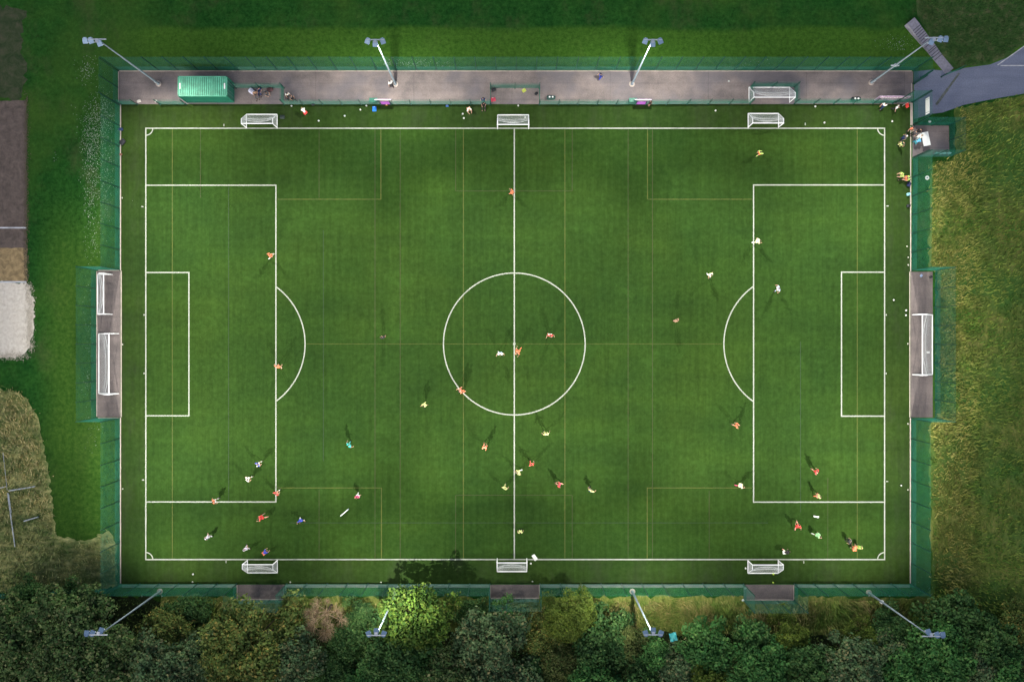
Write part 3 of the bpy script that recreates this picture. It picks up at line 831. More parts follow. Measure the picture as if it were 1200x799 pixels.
football(373.5, 141.8, 'white football below the helper in red near the touchline', W8)
football(607.3, 124, 'white football in the opening of the middle bay', W8)
football(542.3, 133.6, 'white football left of the crouching person in white', W8)
football(543.6, 138.7, 'white football nearest the touchline below the crouching person', W8)
football(615.4, 137.8, 'white football resting in the net of the upper middle goal', W8)
football(838.5, 129.8, 'white football alone left of the upper right goal', W8)
football(854, 95.4, 'white football on the tarmac left of the stored goal', W8)
football(955.4, 125, 'white football right of the stored goal bay on the turf', W8)
football(966, 144, 'white football above the touchline near the upper right corner', W8)
football(1045.4, 142.4, 'white football near the upper right corner arc', W8)
football(1047.3, 351.5, 'white football on the run-off left of the right bay', W8)
football(1061.8, 363.7, 'white football by the kerb above the stored long goal', W8)
football(1061.6, 369.4, 'white football by the kerb level with the end of the stored long goal', W8)
football(1056, 568.6, 'white football on the run-off right of the lower penalty line', W8)
football(226.3, 672.4, 'white football below the touchline near the lower left mast', W8)
football(873.8, 665.6, 'white football left of the lower right small goal', W8)
football(622, 660, 'white football right of the lower middle goal', W8)
football(332, 698.8, 'white football in the corner of the left tarmac bay below the pitch', W8)
def cone(px, py, label):
    g = G(px, py)
    t = thing('marker_disc', label, 'marker', (g[0], g[1], .03), 0, 'small pale markers along the kerbs')
    m = MB(); m.lathe((0, 0, 0), [(.10, 0), (.09, .02), (.05, .06), (.04, .06)], 14); m.build('dome', plain('dull_marker', (.50, .50, .42), .7), t)
    m = MB(); m.lathe((0, 0, .061), [(.045, 0), (.045, .004)], 10); m.build('hole', plain('dark_hole', (.03, .05, .03), .8), t)
cone(1063, 288.8, 'small pale marker on the right kerb, highest of the three above the bay')
cone(1064.3, 301.6, 'small pale marker on the right kerb, middle one above the bay')
cone(1064.4, 310.6, 'small pale marker on the right kerb just above the bay corner')
cone(1064, 402.6, 'small pale marker on the kerb beside the middle of the right long goal')
cone(1064, 496.2, 'small pale marker on the right kerb just below the bay')
cone(1064, 573.6, 'small pale marker on the right kerb level with the penalty line')
cone(143.6, 403.4, 'small pale marker on the left kerb beside the long stored goal')
cone(143.8, 572.6, 'small pale marker on the left kerb level with the lower penalty line')
cone(143.2, 232, 'small pale marker on the left kerb above the goal area')
cone(340.2, 681.8, 'small pale marker at the lower fence right of the left bay')
cone(446.5, 682, 'small pale marker at the lower fence above the bright tree')
cone(624, 681, 'small pale marker at the lower fence by the middle bay')
cone(225.6, 681.6, 'small pale marker at the lower fence near the lower left mast')

def bag(px, py, label, c, size=(.75, .36, .3), rz=0.0, tops=False, z=.012, cat='bag', h=.15):
    g = G(px, py, h)
    t = thing('kit_bag', label, cat, (g[0], g[1], z), rz, 'kit bags left around the pitch')
    m = MB(); lx, ly, lz = size
    n = 12; prof = []
    for i in range(9):
        u = -1 + 2 * i / 8; k = (1 - abs(u) ** 4) ** .5 * .25 + .75
        for j in range(n):
            a = 2 * math.pi * j / n; ca, sa = math.cos(a), math.sin(a)
            s = (abs(ca) ** 3 + abs(sa) ** 3) ** (-1 / 3)
            prof.append((u * lx / 2, ly / 2 * ca * s * k, lz / 2 + lz / 2 * sa * s * k * (1 if sa > 0 else 1)))
    fs = [(i * n + j, i * n + (j + 1) % n, (i + 1) * n + (j + 1) % n, (i + 1) * n + j) for i in range(8) for j in range(n)]
    fs += [tuple(range(n)), tuple(8 * n + j for j in range(n - 1, -1, -1))]
    m.add(prof, fs); m.build('bag_body', plain('bag_%.2f_%.2f_%.2f' % c, c, .7), t, True)
    m = MB()
    for s in (-1, 1): m.path([(-lx * .2, s * .05, lz * .97), (-lx * .17, s * .09, lz + .09), (lx * .17, s * .09, lz + .09), (lx * .2, s * .05, lz * .97)], .014, 5)
    m.build('handle', plain('webbing', (.02, .02, .025), .8), t)
    if tops:
        for s in (-1, 1):
            m = MB(); m.ball((s * lx * .17, 0, lz + .05), .12, 10, 7, (1, 1, .6)); m.build('white_bottle_top', M_wplain, t, True)
DK = (.012, .014, .02)
bag(645.8, 114.2, 'dark green holdall with two white tops behind the barrier right of the middle bay', (.01, .05, .045), (1.1, .5, .5), 0, True, h=.4)
bag(1003.5, 116, 'black holdall with two white tops behind the barrier near the faded banner', DK, (1.15, .55, .5), .05, True, h=.4)
bag(367, 122.5, 'small black bag by the barrier right of the helper in red', DK, (.4, .3, .3))
bag(578.4, 105.6, 'black rucksack in the upper left corner of the middle bay', DK, (.55, .4, .4), .3)
bag(628.4, 110, 'dark round bag at the right side of the middle bay', DK, (.4, .36, .3), 1)
bag(330.8, 137.3, 'black bag right of the upper left small goal', (.015, .03, .025), (.6, .5, .3))
bag(141.2, 151.6, 'dark blue bag on the left kerb, upper of the pair', (.01, .03, .10), (.6, .35, .3), 0.0)
bag(143.6, 166.5, 'black bag on the left kerb below the dark blue one', DK, (.75, .6, .35), .8)
bag(1065, 216.3, 'dark blue bag by the right kerb below the yellow bib person', (.01, .015, .08), (.5, .45, .35), 1.2)
bag(1064.6, 241.2, 'black bag by the right kerb, lowest of the row', DK, (.45, .35, .3), .2)
bag(1064.6, 227.8, 'pale cyan bag by the right kerb between two dark bags', (.25, .55, .65), (.45, .35, .3), .3)
bag(1091, 324.6, 'black bag in the upper right corner of the right bay', DK, (.35, .3, .25), .3)
bag(295, 107.2, 'pale lilac bag in the crowded bay beside the container', (.62, .62, .78), (.75, .62, .4), -.7)
bag(316.4, 105.2, 'dark maroon bag at the right end of the crowded bay', (.08, .03, .035), (.7, .5, .35), .2)
bag(141.3, 181, 'small brown bag on the left kerb, lowest of three', (.16, .07, .045), (.35, .25, .2), .2)
# bibs and cloths
def bib(px, py, label, c, sx=.55, sy=.65, rz=.0):
    g = G(px, py)
    t = thing('training_bib', label, 'bib', (g[0], g[1], .03), rz, 'training bibs on the ground')
    m = MB(); n = 7; vs = []
    for i in range(n + 1):
        for j in range(n + 1):
            u = i / n - .5; v = j / n - .5; wv = 1 - .35 * max(0, abs(v) - .25) * (1 if v > 0 else .2)
            vs.append((u * sx * wv, v * sy, .04 + .03 * math.sin(i * 1.7 + j) * math.cos(j * 1.3)))
    m.add(vs, [(i * 8 + j, (i + 1) * 8 + j, (i + 1) * 8 + j + 1, i * 8 + j + 1) for i in range(n) for j in range(n)])
    m.build('cloth', plain('bib_%.2f_%.2f_%.2f' % c, c, .8), t)
    m = MB(); m.tube((-.05, sy * .42, .06), (.05, sy * .42, .06), .02, .02, 5); m.build('collar', M_wplain, t)
bib(438.8, 128, 'bright blue bib on the turf left of the left purple gate', (.01, .16, .62), .5, .65)
bib(524, 124.4, 'small blue bib by the barrier between the left purple gate and middle bay', (.05, .16, .5), .35, .25)
bib(614, 106.4, 'yellow-green bib at the back of the middle bay', (.42, .48, .08), .5, .45, .6)
bib(578, 117, 'crumpled red cloth at the left side of the middle bay', (.50, .05, .09), .6, .5, .2)
bib(453, 123.6, 'tiny orange bib at the foot of the left purple gate', (.6, .3, .04), .25, .15)
bib(1079.4, 323, 'pale blue scrap on the tarmac at the top of the right bay', (.32, .42, .62), .35, .3, .8)
bib(1087.5, 412.8, 'flat white card inside the right long goal', (.75, .76, .74), .42, .25, 0)
bib(626.5, 652.8, 'white net bundle lying beside the lower middle goal', (.7, .71, .68), .45, .8, .6)
bib(163, 119, 'pale scrap at the end of the far left barrier', (.6, .55, .5), .5, .35, .3)
bib(183, 119, 'pale scrap on the turf edge left of the container barrier', (.62, .58, .52), .35, .3, .3)

# ------------------------------------------------------------------ people
_dg = None
def skinmesh(name, verts, radii, edges, sub=1, root=0):
    me = bpy.data.meshes.new(name); me.from_pydata([tuple(v) for v in verts], edges, [])
    ob = bpy.data.objects.new(name, me); col.objects.link(ob)
    md = ob.modifiers.new('skin', 'SKIN')
    lay = me.skin_vertices[0].data
    for i, r in enumerate(radii):
        lay[i].radius = (r, r) if not isinstance(r, tuple) else r
        lay[i].use_root = (i == root)
    md.use_smooth_shade = True
    if sub:
        s = ob.modifiers.new('sub', 'SUBSURF'); s.levels = sub; s.render_levels = sub
    dg = bpy.context.evaluated_depsgraph_get(); dg.update()
    out = bpy.data.meshes.new_from_object(ob.evaluated_get(dg))
    bpy.data.objects.remove(ob); out.name = name
    for p in out.polygons: p.use_smooth = True
    return out
def joinmesh(name, meshes):
    v = []; f = []
    for m in meshes:
        o = len(v)
        if isinstance(m, MB): v += m.v; f += [tuple(i + o for i in q) for q in m.f]
        else:
            v += [tuple(x.co) for x in m.vertices]; f += [tuple(i + o for i in p.vertices) for p in m.polygons]
    me = bpy.data.meshes.new(name); me.from_pydata(v, [], f); me.update()
    for p in me.polygons: p.use_smooth = True
    return me

POSES = {
 # pelvis z, chest, neck, head, knees, ankles, elbows, wrists   (x right, y forward)
 'stand': dict(pel=(0, 0, .95), ch=(0, .02, 1.32), nk=(0, .03, 1.48), hd=(0, .06, 1.63), k=((-.12, .03, .50), (.13, .05, .50)), a=((-.13, -.02, .09), (.15, .02, .09)), e=((-.30, -.03, 1.15), (.30, -.02, 1.15)), w=((-.33, .10, .92), (.34, .12, .93))),
 'run': dict(pel=(0, 0, .93), ch=(0, .10, 1.29), nk=(0, .15, 1.44), hd=(0, .21, 1.58), k=((-.11, .30, .60), (.11, -.10, .50)), a=((-.11, .36, .17), (.11, -.50, .28)), e=((-.32, -.22, 1.12), (.33, .16, 1.10)), w=((-.30, -.10, .88), (.20, .40, 1.20))),
 'sprint': dict(pel=(0, 0, .92), ch=(0, .16, 1.26), nk=(0, .24, 1.40), hd=(0, .33, 1.52), k=((-.11, -.16, .50), (.11, .40, .66)), a=((-.12, -.60, .36), (.12, .50, .26)), e=((-.36, .26, 1.12), (.38, -.20, 1.08)), w=((-.30, .52, 1.20), (.44, -.38, .90))),
 'walk': dict(pel=(0, 0, .94), ch=(0, .04, 1.31), nk=(0, .06, 1.47), hd=(0, .10, 1.61), k=((-.11, .18, .52), (.11, -.02, .50)), a=((-.11, .28, .10), (.12, -.28, .14)), e=((-.29, -.14, 1.13), (.30, .10, 1.14)), w=((-.32, -.20, .88), (.31, .30, .96))),
 'armsout': dict(pel=(0, 0, .92), ch=(0, .06, 1.28), nk=(0, .09, 1.43), hd=(0, .14, 1.57), k=((-.18, .14, .50), (.20, .06, .50)), a=((-.24, .20, .09), (.26, -.22, .12)), e=((-.39, -.02, 1.14), (.39, .06, 1.16)), w=((-.50, .16, .98), (.46, .26, 1.08))),
 'bend': dict(pel=(0, -.10, .88), ch=(0, .22, 1.10), nk=(0, .36, 1.14), hd=(0, .50, 1.12), k=((-.16, .06, .48), (.16, .10, .48)), a=((-.18, -.06, .09), (.19, .02, .09)), e=((-.27, .38, .84), (.27, .40, .84)), w=((-.20, .50, .60), (.20, .52, .60))),
 'crouch': dict(pel=(0, -.12, .42), ch=(0, .08, .78), nk=(0, .16, .93), hd=(0, .24, 1.05), k=((-.20, .32, .50), (.20, .30, .52)), a=((-.18, .06, .09), (.18, .04, .09)), e=((-.30, .24, .60), (.30, .24, .60)), w=((-.20, .46, .46), (.16, .48, .46))),
 'sit': dict(pel=(0, -.15, .14), ch=(0, -.16, .52), nk=(0, -.12, .67), hd=(0, -.06, .80), k=((-.16, .30, .40), (.18, .32, .36)), a=((-.15, .62, .09), (.20, .66, .09)), e=((-.27, -.02, .38), (.28, -.04, .38)), w=((-.18, .22, .42), (.20, .22, .40))),
}
_body = {}
def build_pose(p):
    J = {k: v for k, v in POSES[p].items()}
    V3 = Vector
    pel, ch, nk, hd = V3(J['pel']), V3(J['ch']), V3(J['nk']), V3(J['hd'])
    up = (nk - pel).normalized()
    hips = [pel + V3((s * .10, 0, -.04)) for s in (-1, 1)]
    sh = [ch + up * .09 + V3((s * .185, 0, 0)) for s in (-1, 1)]
    k = [V3(x) for x in J['k']]; a = [V3(x) for x in J['a']]; el = [V3(x) for x in J['e']]; wr = [V3(x) for x in J['w']]
    toe = []
    for i in (0, 1):
        sd = (a[i] - k[i]); f = V3((0.02 * (-1 if i == 0 else 1), 1, 0)); f = (f - sd.normalized() * f.dot(sd.normalized())).normalized() if sd.length else f
        if a[i].z < .12: f = V3((0.1 * (-1 if i == 0 else 1), 1, 0)).normalized()
        toe.append(a[i] + f * .17 + V3((0, 0, -.045 if a[i].z < .12 else 0)))
    vs = [pel, (pel + ch) / 2, ch, nk, hd]; rr = [.135, .12, .145, .058, .07]; ed = [(0, 1), (1, 2), (2, 3), (3, 4)]
    for i in (0, 1):
        b = len(vs); vs += [hips[i], k[i], a[i], toe[i]]; rr += [.095, .058, .042, .034]; ed += [(0, b), (b, b + 1), (b + 1, b + 2), (b + 2, b + 3)]
    for i in (0, 1):
        hnd = wr[i] + (wr[i] - el[i]).normalized() * .08
        b = len(vs); vs += [sh[i], el[i], wr[i], hnd]; rr += [.062, .042, .028, .036]; ed += [(2, b), (b, b + 1), (b + 1, b + 2), (b + 2, b + 3)]
    parts = [skinmesh('b', vs, rr, ed, 1)]
    # head with face
    hb = MB(); hb.ball(hd + V3((0, .01, .02)), .10, 16, 12, (.80, .98, 1.18))
    hb.ball(hd + V3((0, .105, .0)), .018, 6, 5, (1, 1.3, 1.4))
    for s in (-1, 1):
        hb.ball(hd + V3((s * .082, .0, .01)), .024, 6, 5, (.5, 1, 1.4)); hb.ball(hd + V3((s * .032, .088, .035)), .012, 6, 5)
    hb.ball(hd + V3((0, .092, -.045)), .02, 6, 5, (1.4, .5, .5))
    # fingers
    for i in (0, 1):
        d = (wr[i] - el[i]).normalized(); s = -1 if i == 0 else 1
        side = d.cross(V3((0, 0, 1))); side = side.normalized() if side.length > .1 else V3((0, 1, 0))
        palm = d.cross(side).normalized(); base = wr[i] + d * .09
        for q, (off, L) in enumerate(((-.027, .055), (-.009, .066), (.009, .062), (.027, .048))):
            p0 = base + side * off; p1 = p0 + d * L * .6 + palm * .012; p2 = p1 + d * L * .45 + palm * .022
            hb.tube(p0 - d * .02, p1, .0095, .0085, 6); hb.tube(p1, p2, .0085, .007, 6)
        p0 = wr[i] + d * .03 + side * .028; p1 = p0 + side * .03 + d * .025; hb.tube(p0, p1, .011, .010, 6); hb.tube(p1, p1 + d * .028, .010, .008, 6)
    body = joinmesh('body', parts + [hb])
    # clothes
    vs = [pel + up * .02, (pel + ch) / 2, ch, nk - up * .035]; rr = [.165, .155, .178, .085]; ed = [(0, 1), (1, 2), (2, 3)]
    for i in (0, 1):
        b = len(vs); m_ = sh[i] + (el[i] - sh[i]) * .78; vs += [sh[i], m_]; rr += [.092, .078]; ed += [(2, b), (b, b + 1)]
    shirt = skinmesh('shirt', vs, rr, ed, 1)
    vs = [pel]; rr = [.172]; ed = []
    for i in (0, 1):
        b = len(vs); m_ = hips[i] + (k[i] - hips[i]) * .72; vs += [hips[i], m_]; rr += [.128, .102]; ed += [(0, b), (b, b + 1)]
    shorts = skinmesh('shorts', vs, rr, ed, 1)
    socks = []
    for i in (0, 1):
        so = MB(); so.tube(k[i] + (a[i] - k[i]) * .18, a[i] + (a[i] - k[i]).normalized() * .0, .066, .05, 10)
        socks.append(joinmesh('sock', [so]))
    tr = MB()
    for i in (0, 1): tr.tube(hips[i] + (k[i] - hips[i]) * .6, k[i], .10, .082, 10); tr.tube(k[i], a[i] + (k[i] - a[i]) * .1, .082, .062, 10)
    trous = joinmesh('trousers', [tr, shorts])
    boots = []
    for i in (0, 1):
        bt = MB(); f = (toe[i] - a[i])
        bt.ball(a[i] + f * .45 + V3((0, 0, -.012)), .1, 10, 7, (.52, 1.45, .5)); boots.append(joinmesh('boot', [bt]))
    hm = MB()
    hm.ball(hd + V3((0, -.012, .045)), .108, 16, 10, (.84, .98, 1.05))
    hair = joinmesh('hair', [hm])
    # cut the face side of the hair away
    bm = bmesh.new(); bm.from_mesh(hair)
    bmesh.ops.delete(bm, geom=[v for v in bm.verts if (v.co - hd).y > .055 and (v.co - hd).z < .07 or (v.co - hd).z < -.03], context='VERTS'); bm.to_mesh(hair); bm.free()
    return dict(body=body, shirt=shirt, shorts=shorts, socks=socks, boots=boots, hair=hair, trousers=trous)

def omat(o, m):
    if not len(o.data.materials): o.data.materials.append(m)
    o.material_slots[0].link = 'OBJECT'; o.material_slots[0].material = m
C = dict(orange=(.80, .20, .09), red=(.72, .055, .05), pink=(.75, .07, .20), salmon=(.80, .36, .26), cream=(.78, .80, .50), pale=(.70, .76, .30), white=(.84, .85, .80), lime=(.50, .75, .16),
         green=(.42, .80, .40), lilac=(.74, .72, .82), blue=(.035, .07, .50), cyan=(.02, .55, .50), black=(.014, .014, .018), grey=(.10, .10, .11), navy=(.015, .03, .11),
         lblue=(.42, .55, .80), tan=(.34, .20, .13), sky=(.10, .38, .60), teal=(.02, .16, .20), dgreen=(.02, .06, .03))
def cloth(c): return plain('cloth_' + c, C[c], .8, var=.08)
def person(px, py, label, pose='run', face=0, top='orange', bottom='orange', sock=None, hair='b', skin=1, long=False, z=.022, group='players and helpers', hh=1.3):
    if pose not in _body: _body[pose] = build_pose(pose)
    B = _body[pose]
    if pose in ('sit',): hh = .5
    if pose in ('crouch',): hh = .8
    g = G(px, py, hh)
    th = R(face); ch = Vector(POSES[pose]['ch'])
    off = Matrix.Rotation(th, 3, 'Z') @ Vector((ch.x, ch.y, 0))
    t = thing('person', label, 'person', (g[0] - off.x * .7, g[1] - off.y * .7, z), th, group)
    def part(me, nm, m):
        o = bpy.data.objects.new(nm, me); col.objects.link(o); o.parent = t; omat(o, m)
    part(B['body'], 'body', M_skin if skin == 1 else M_skin2)
    part(B['hair'], 'hair', {'b': M_hairb, 'y': M_hairy, 'k': M_hairk, 'w': cloth('white')}[hair])
    part(B['shirt'], 'jacket' if long else 'shirt', cloth(top))
    if long: part(B['trousers'], 'trousers', cloth(bottom))
    else: part(B['shorts'], 'shorts', cloth(bottom)); [part(q, 'sock', cloth(sock or bottom)) for q in B['socks']]
    for b in B['boots']: part(b, 'boot', cloth('black'))
    return t
P = person
# outfield, upper half
P(316, 299, 'player in orange and white left of the left penalty area line', 'run', -60, 'orange', 'orange', 'white')
P(599.5, 224.5, 'player in orange on the upper part of the halfway line', 'walk', 80, 'orange', 'orange')
P(891.5, 178.5, 'player in lime shirt and orange shorts near the upper right penalty corner', 'run', 120, 'lime', 'orange', 'lime')
P(889, 282.5, 'player in cream white just inside the right penalty area line', 'run', -95, 'cream', 'cream', 'white')
P(833, 322, 'player in cream white between the centre circle and the right penalty arc', 'walk', 200, 'cream', 'cream', 'white')
P(913, 338, 'player in pale blue inside the right penalty area', 'armsout', 100, 'lblue', 'white', 'lblue')
P(793, 375.5, 'player in brownish top left of the right penalty arc', 'stand', 20, 'tan', 'tan', 'salmon')
P(645, 393, 'player in red and white stripes inside the right half of the centre circle', 'armsout', 180, 'red', 'white', 'salmon')
P(606.8, 412.4, 'player in orange just right of the centre spot', 'sprint', 150, 'orange', 'orange', 'orange')
P(586.2, 414.6, 'player in white with pale blue shorts left of the centre spot', 'armsout', 180, 'white', 'lblue', 'white')
P(448, 395, 'referee in black top and pink socks in the left half', 'stand', 10, 'black', 'black', 'pink', 'b')
P(325, 429.3, 'player in orange on the left penalty area line beside the arc', 'armsout', -10, 'orange', 'orange', 'salmon')
P(539, 457, 'player in orange with a pink top on the lower left rim of the centre circle', 'walk', 130, 'salmon', 'orange', 'salmon')
P(542.3, 459, 'player in orange shadowing the one in pink on the rim of the centre circle', 'stand', 200, 'orange', 'orange', 'orange')
P(497, 474.8, 'player in pale yellow left of the centre circle', 'walk', 150, 'pale', 'pale', 'pale')
P(568, 523.6, 'player in orange below the centre circle', 'run', 0, 'orange', 'salmon', 'orange')
P(640.3, 508.3, 'player in pale yellow alone just below the centre circle', 'armsout', 10, 'pale', 'pale', 'pale')
P(623, 544, 'player in red right of the halfway line', 'walk', 10, 'red', 'orange', 'red')
P(607.2, 553.6, 'player in pale yellow beside the red player near the halfway line', 'run', 100, 'pale', 'pale', 'white')
P(591.5, 571.8, 'player in pale yellow left of the lower halfway line', 'walk', -40, 'pale', 'pale', 'pale')
P(655, 567.8, 'player in red and pink between two pale yellow players', 'run', 70, 'red', 'pink', 'salmon')
P(693, 575, 'player in pale yellow with dark blue shorts, furthest right of the midfield group', 'armsout', -30, 'pale', 'navy', 'navy')
P(864, 498.4, 'player in orange just below the right penalty arc', 'run', 70, 'orange', 'orange', 'salmon')
P(869, 569.3, 'player in cream white left of the lower right penalty corner', 'run', -95, 'cream', 'cream', 'pink')
P(957.5, 552.5, 'player in red inside the right penalty area', 'run', 40, 'red', 'red', 'salmon')
P(960, 581.5, 'player in pale green top on the lower edge of the right penalty area', 'walk', -80, 'pale', 'salmon', 'orange')
P(935.8, 616.5, 'player in red below the right penalty area', 'sprint', 0, 'red', 'red', 'salmon')
P(959.6, 627.6, 'player in light green below the right penalty area', 'run', -110, 'green', 'green', 'white')
P(996.4, 634.6, 'person in dark grey near the lower right corner', 'stand', 70, 'grey', 'black', 'grey', 'k', long=True)
P(1008.4, 641.8, 'coach in lime bib near the lower right corner', 'stand', 0, 'lime', 'lime', 'lime', 'y')
P(1002.8, 642.5, 'player in orange and yellow beside the coach in lime', 'bend', 0, 'orange', 'orange', 'pale', 'y')
P(922.6, 647.3, 'player in white and black diving near the lower right small goal', 'bend', -80, 'black', 'white', 'salmon', 'k')
P(408.6, 521.6, 'goalkeeper in cyan in the left half', 'armsout', -50, 'cyan', 'cyan', 'cyan')
P(418.6, 582, 'player in pink with white shorts near the diagonal pole', 'walk', 170, 'pink', 'white', 'white')
P(351.6, 610.6, 'player in blue right of the left penalty area', 'armsout', 190, 'blue', 'blue', 'white')
P(301.8, 544.3, 'player in blue and white inside the left penalty area', 'run', -60, 'blue', 'white', 'white')
P(289.8, 561.6, 'player in white inside the lower left penalty area', 'run', -80, 'white', 'white', 'white')
P(323.4, 578.4, 'player in red at the lower corner of the left penalty area', 'run', -50, 'red', 'salmon', 'white')
P(250, 587.4, 'player in orange and white on the lower line of the left penalty area', 'walk', -80, 'orange', 'white', 'white')
P(305, 607.2, 'player in red below the left penalty area', 'sprint', 100, 'red', 'red', 'salmon')
P(242, 629.6, 'player in lilac white nearest the lower left corner', 'walk', 40, 'lilac', 'lilac', 'lilac')
P(287.2, 643.6, 'player in lilac white in front of the lower left small goal', 'walk', 20, 'lilac', 'lilac', 'lilac')
P(309.6, 647.6, 'player in dark blue with orange shorts in front of the lower left small goal', 'bend', -50, 'blue', 'orange', 'salmon')
P(609.8, 623.6, 'player in pale yellow low beside the halfway line', 'stand', 0, 'pale', 'pale', 'pale', 'b')
# around the pitch
P(355.2, 129, 'helper bending in a white top and red trousers by the upper touchline', 'bend', 35, 'white', 'red', 'white', 'y', long=True)
P(549.5, 128, 'person in white crouching on the turf left of the middle bay', 'crouch', 200, 'white', 'salmon', 'white', 'y')
P(566.8, 121.4, 'person in black sitting against the barrier left of the middle bay', 'sit', 180, 'black', 'black', 'black', 'k', long=True)
P(566, 116, 'person in navy standing behind the barrier left of the middle bay', 'stand', 180, 'navy', 'navy', 'navy', 'k', long=True)
P(457.5, 97, 'person in a white top at the foot of the second mast', 'walk', 20, 'white', 'black', 'black', 'k', long=True)
P(704.5, 88, 'person in dark clothes walking along the tarmac strip below the fence', 'walk', 120, 'navy', 'blue', 'blue', 'b', long=True)
P(762.6, 120, 'person in black at the right purple gate', 'stand', 60, 'black', 'tan', 'tan', 'b', long=True)
P(336.8, 110.4, 'person in white with dark trousers right of the crowded bay', 'sit', 200, 'white', 'black', 'black', 'k', long=True, z=.012)
P(341.3, 113.6, 'person in grey sitting behind the one in white right of the crowded bay', 'sit', 220, 'grey', 'black', 'black', 'k', long=True, z=.012)
P(303.4, 104.6, 'person in blue sitting in the crowded bay', 'sit', 180, 'navy', 'navy', 'navy', 'b', long=True, z=.012)
P(298.6, 108.8, 'person in tan sitting at the left of the crowded bay', 'sit', 200, 'tan', 'grey', 'grey', 'y', long=True, z=.012)
P(311.4, 108.4, 'person in dark grey crouching in the crowded bay', 'crouch', 220, 'grey', 'grey', 'grey', 'k', long=True, z=.012)
P(1037, 122.6, 'person in white and navy below the faded banner, left of two', 'walk', 150, 'white', 'navy', 'navy', 'k', long=True)
P(1052, 125.6, 'person in white and black below the faded banner, right of two', 'walk', 210, 'white', 'black', 'black', 'k', long=True)
P(1061.6, 160.4, 'person in white hat by the entrance of the small enclosure', 'stand', 80, 'grey', 'navy', 'navy', 'w', long=True)
P(1058.6, 168, 'person in dark green and pale yellow just below the one in the white hat', 'stand', 130, 'dgreen', 'pale', 'pale', 'k')
P(1068.8, 150.6, 'person in an orange and dark top at the enclosure opening', 'stand', 200, 'orange', 'black', 'black', 'k', long=True)
P(1073.2, 155.2, 'person in grey inside the enclosure', 'stand', 120, 'grey', 'black', 'black', 'k', long=True)
P(1078.4, 152.4, 'person in black inside the enclosure by the fence', 'stand', 170, 'black', 'black', 'black', 'k', long=True)
P(1077.6, 164.4, 'person in blue beside the white table', 'bend', -60, 'sky', 'teal', 'teal', 'k', long=True)
P(1078.8, 159.6, 'person in white beside the white table', 'stand', -90, 'white', 'white', 'white', 'y', long=True)
P(1057.6, 204.8, 'child in pale lime near the right kerb', 'crouch', 90, 'lime', 'lime', 'lime', 'y')
P(1065.6, 208.8, 'person in lime bib sitting by the right kerb', 'crouch', 90, 'lime', 'black', 'black', 'k', long=True)
P(1062, 208.8, 'person in black and orange beside the lime bib person', 'sit', 90, 'orange', 'black', 'black', 'k')
# flag
g = G(1057, 124.5)
t = thing('red_flag', 'small red and white flag standing by the entrance', 'flag', (g[0], g[1], .012))
m = MB(); m.tube((0, 0, 0), (0, 0, 1.5), .018, .018, 6); m.build('pole', M_wplain, t)
m = MB()
for i in range(4): m.box((.04 + .05 * (i % 2), -.09 - .13 * i, 1.2 + .02 * i), (.16, .12, .5), .2)
m.build('cloth', cloth('red'), t)
g = G(1086.2, 208.6)
t = thing('manhole_cover', 'pale round cover in the rough grass outside the right fence', 'cover', (g[0], g[1], .03))
m = MB(); m.lathe((0, 0, 0), [(.26, 0), (.26, .06), (.22, .075)], 18); m.build('disc', M_wplain, t)
m = MB(); m.lathe((0, 0, .078), [(.12, 0), (.10, .01)], 12); m.build('ring', M_galv, t)
for px, py, lb in ((873.2, 688.4, 'upper pale stone left of the right bay below the pitch'), (870.6, 702.8, 'lower pale stone left of the right bay below the pitch'), (1089, 143, 'pale stone beside the road kerb by the white board'),):
    g = G(px, py); m = MB(); m.ball((0, 0, .1), .2, 8, 6, (1, .8, .6)); o = m.build('stone', M_wplain, None); o.location = (g[0], g[1], 0)
    tag(o, lb, 'stone', 'pale stones')

# ------------------------------------------------------------------ vegetation
def inpoly(xs, ys, poly):
    inside = np.zeros(len(xs), bool); n = len(poly); j = n - 1
    for i in range(n):
        xi, yi = poly[i]; xj, yj = poly[j]
        c = ((yi > ys) != (yj > ys)) & (xs < (xj - xi) * (ys - yi) / (yj - yi + 1e-12) + xi)
        inside ^= c; j = i
    return inside
def fast_obj(name, verts, nper, mat, parent=None):
    n = len(verts) // nper
    me = bpy.data.meshes.new(name)
    me.vertices.add(len(verts)); me.vertices.foreach_set('co', verts.astype(np.float32).ravel())
    me.loops.add(len(verts)); me.loops.foreach_set('vertex_index', np.arange(len(verts), dtype=np.int32))
    me.polygons.add(n); me.polygons.foreach_set('loop_start', np.arange(0, len(verts), nper, dtype=np.int32))
    me.update(calc_edges=True); me.materials.append(mat)
    o = bpy.data.objects.new(name, me); col.objects.link(o)
    if parent: o.parent = parent
    return o
def leaves(centres, normals, size, jit=.7):
    n = len(centres)
    nr = normals + rng.normal(0, jit, (n, 3)); nr /= np.linalg.norm(nr, axis=1)[:, None] + 1e-9
    a = np.cross(nr, rng.normal(0, 1, (n, 3))); a /= np.linalg.norm(a, axis=1)[:, None] + 1e-9
    b = np.cross(nr, a)
    s = (size * rng.uniform(.6, 1.35, n))[:, None]
    l, wd = s, s * rng.uniform(.5, .8, n)[:, None]
    v = np.stack([centres - a * l * .5, centres - b * wd * .5 + a * l * .05, centres + a * l * .5, centres + b * wd * .5 + a * l * .05], 1)
    return v.reshape(-1, 3)
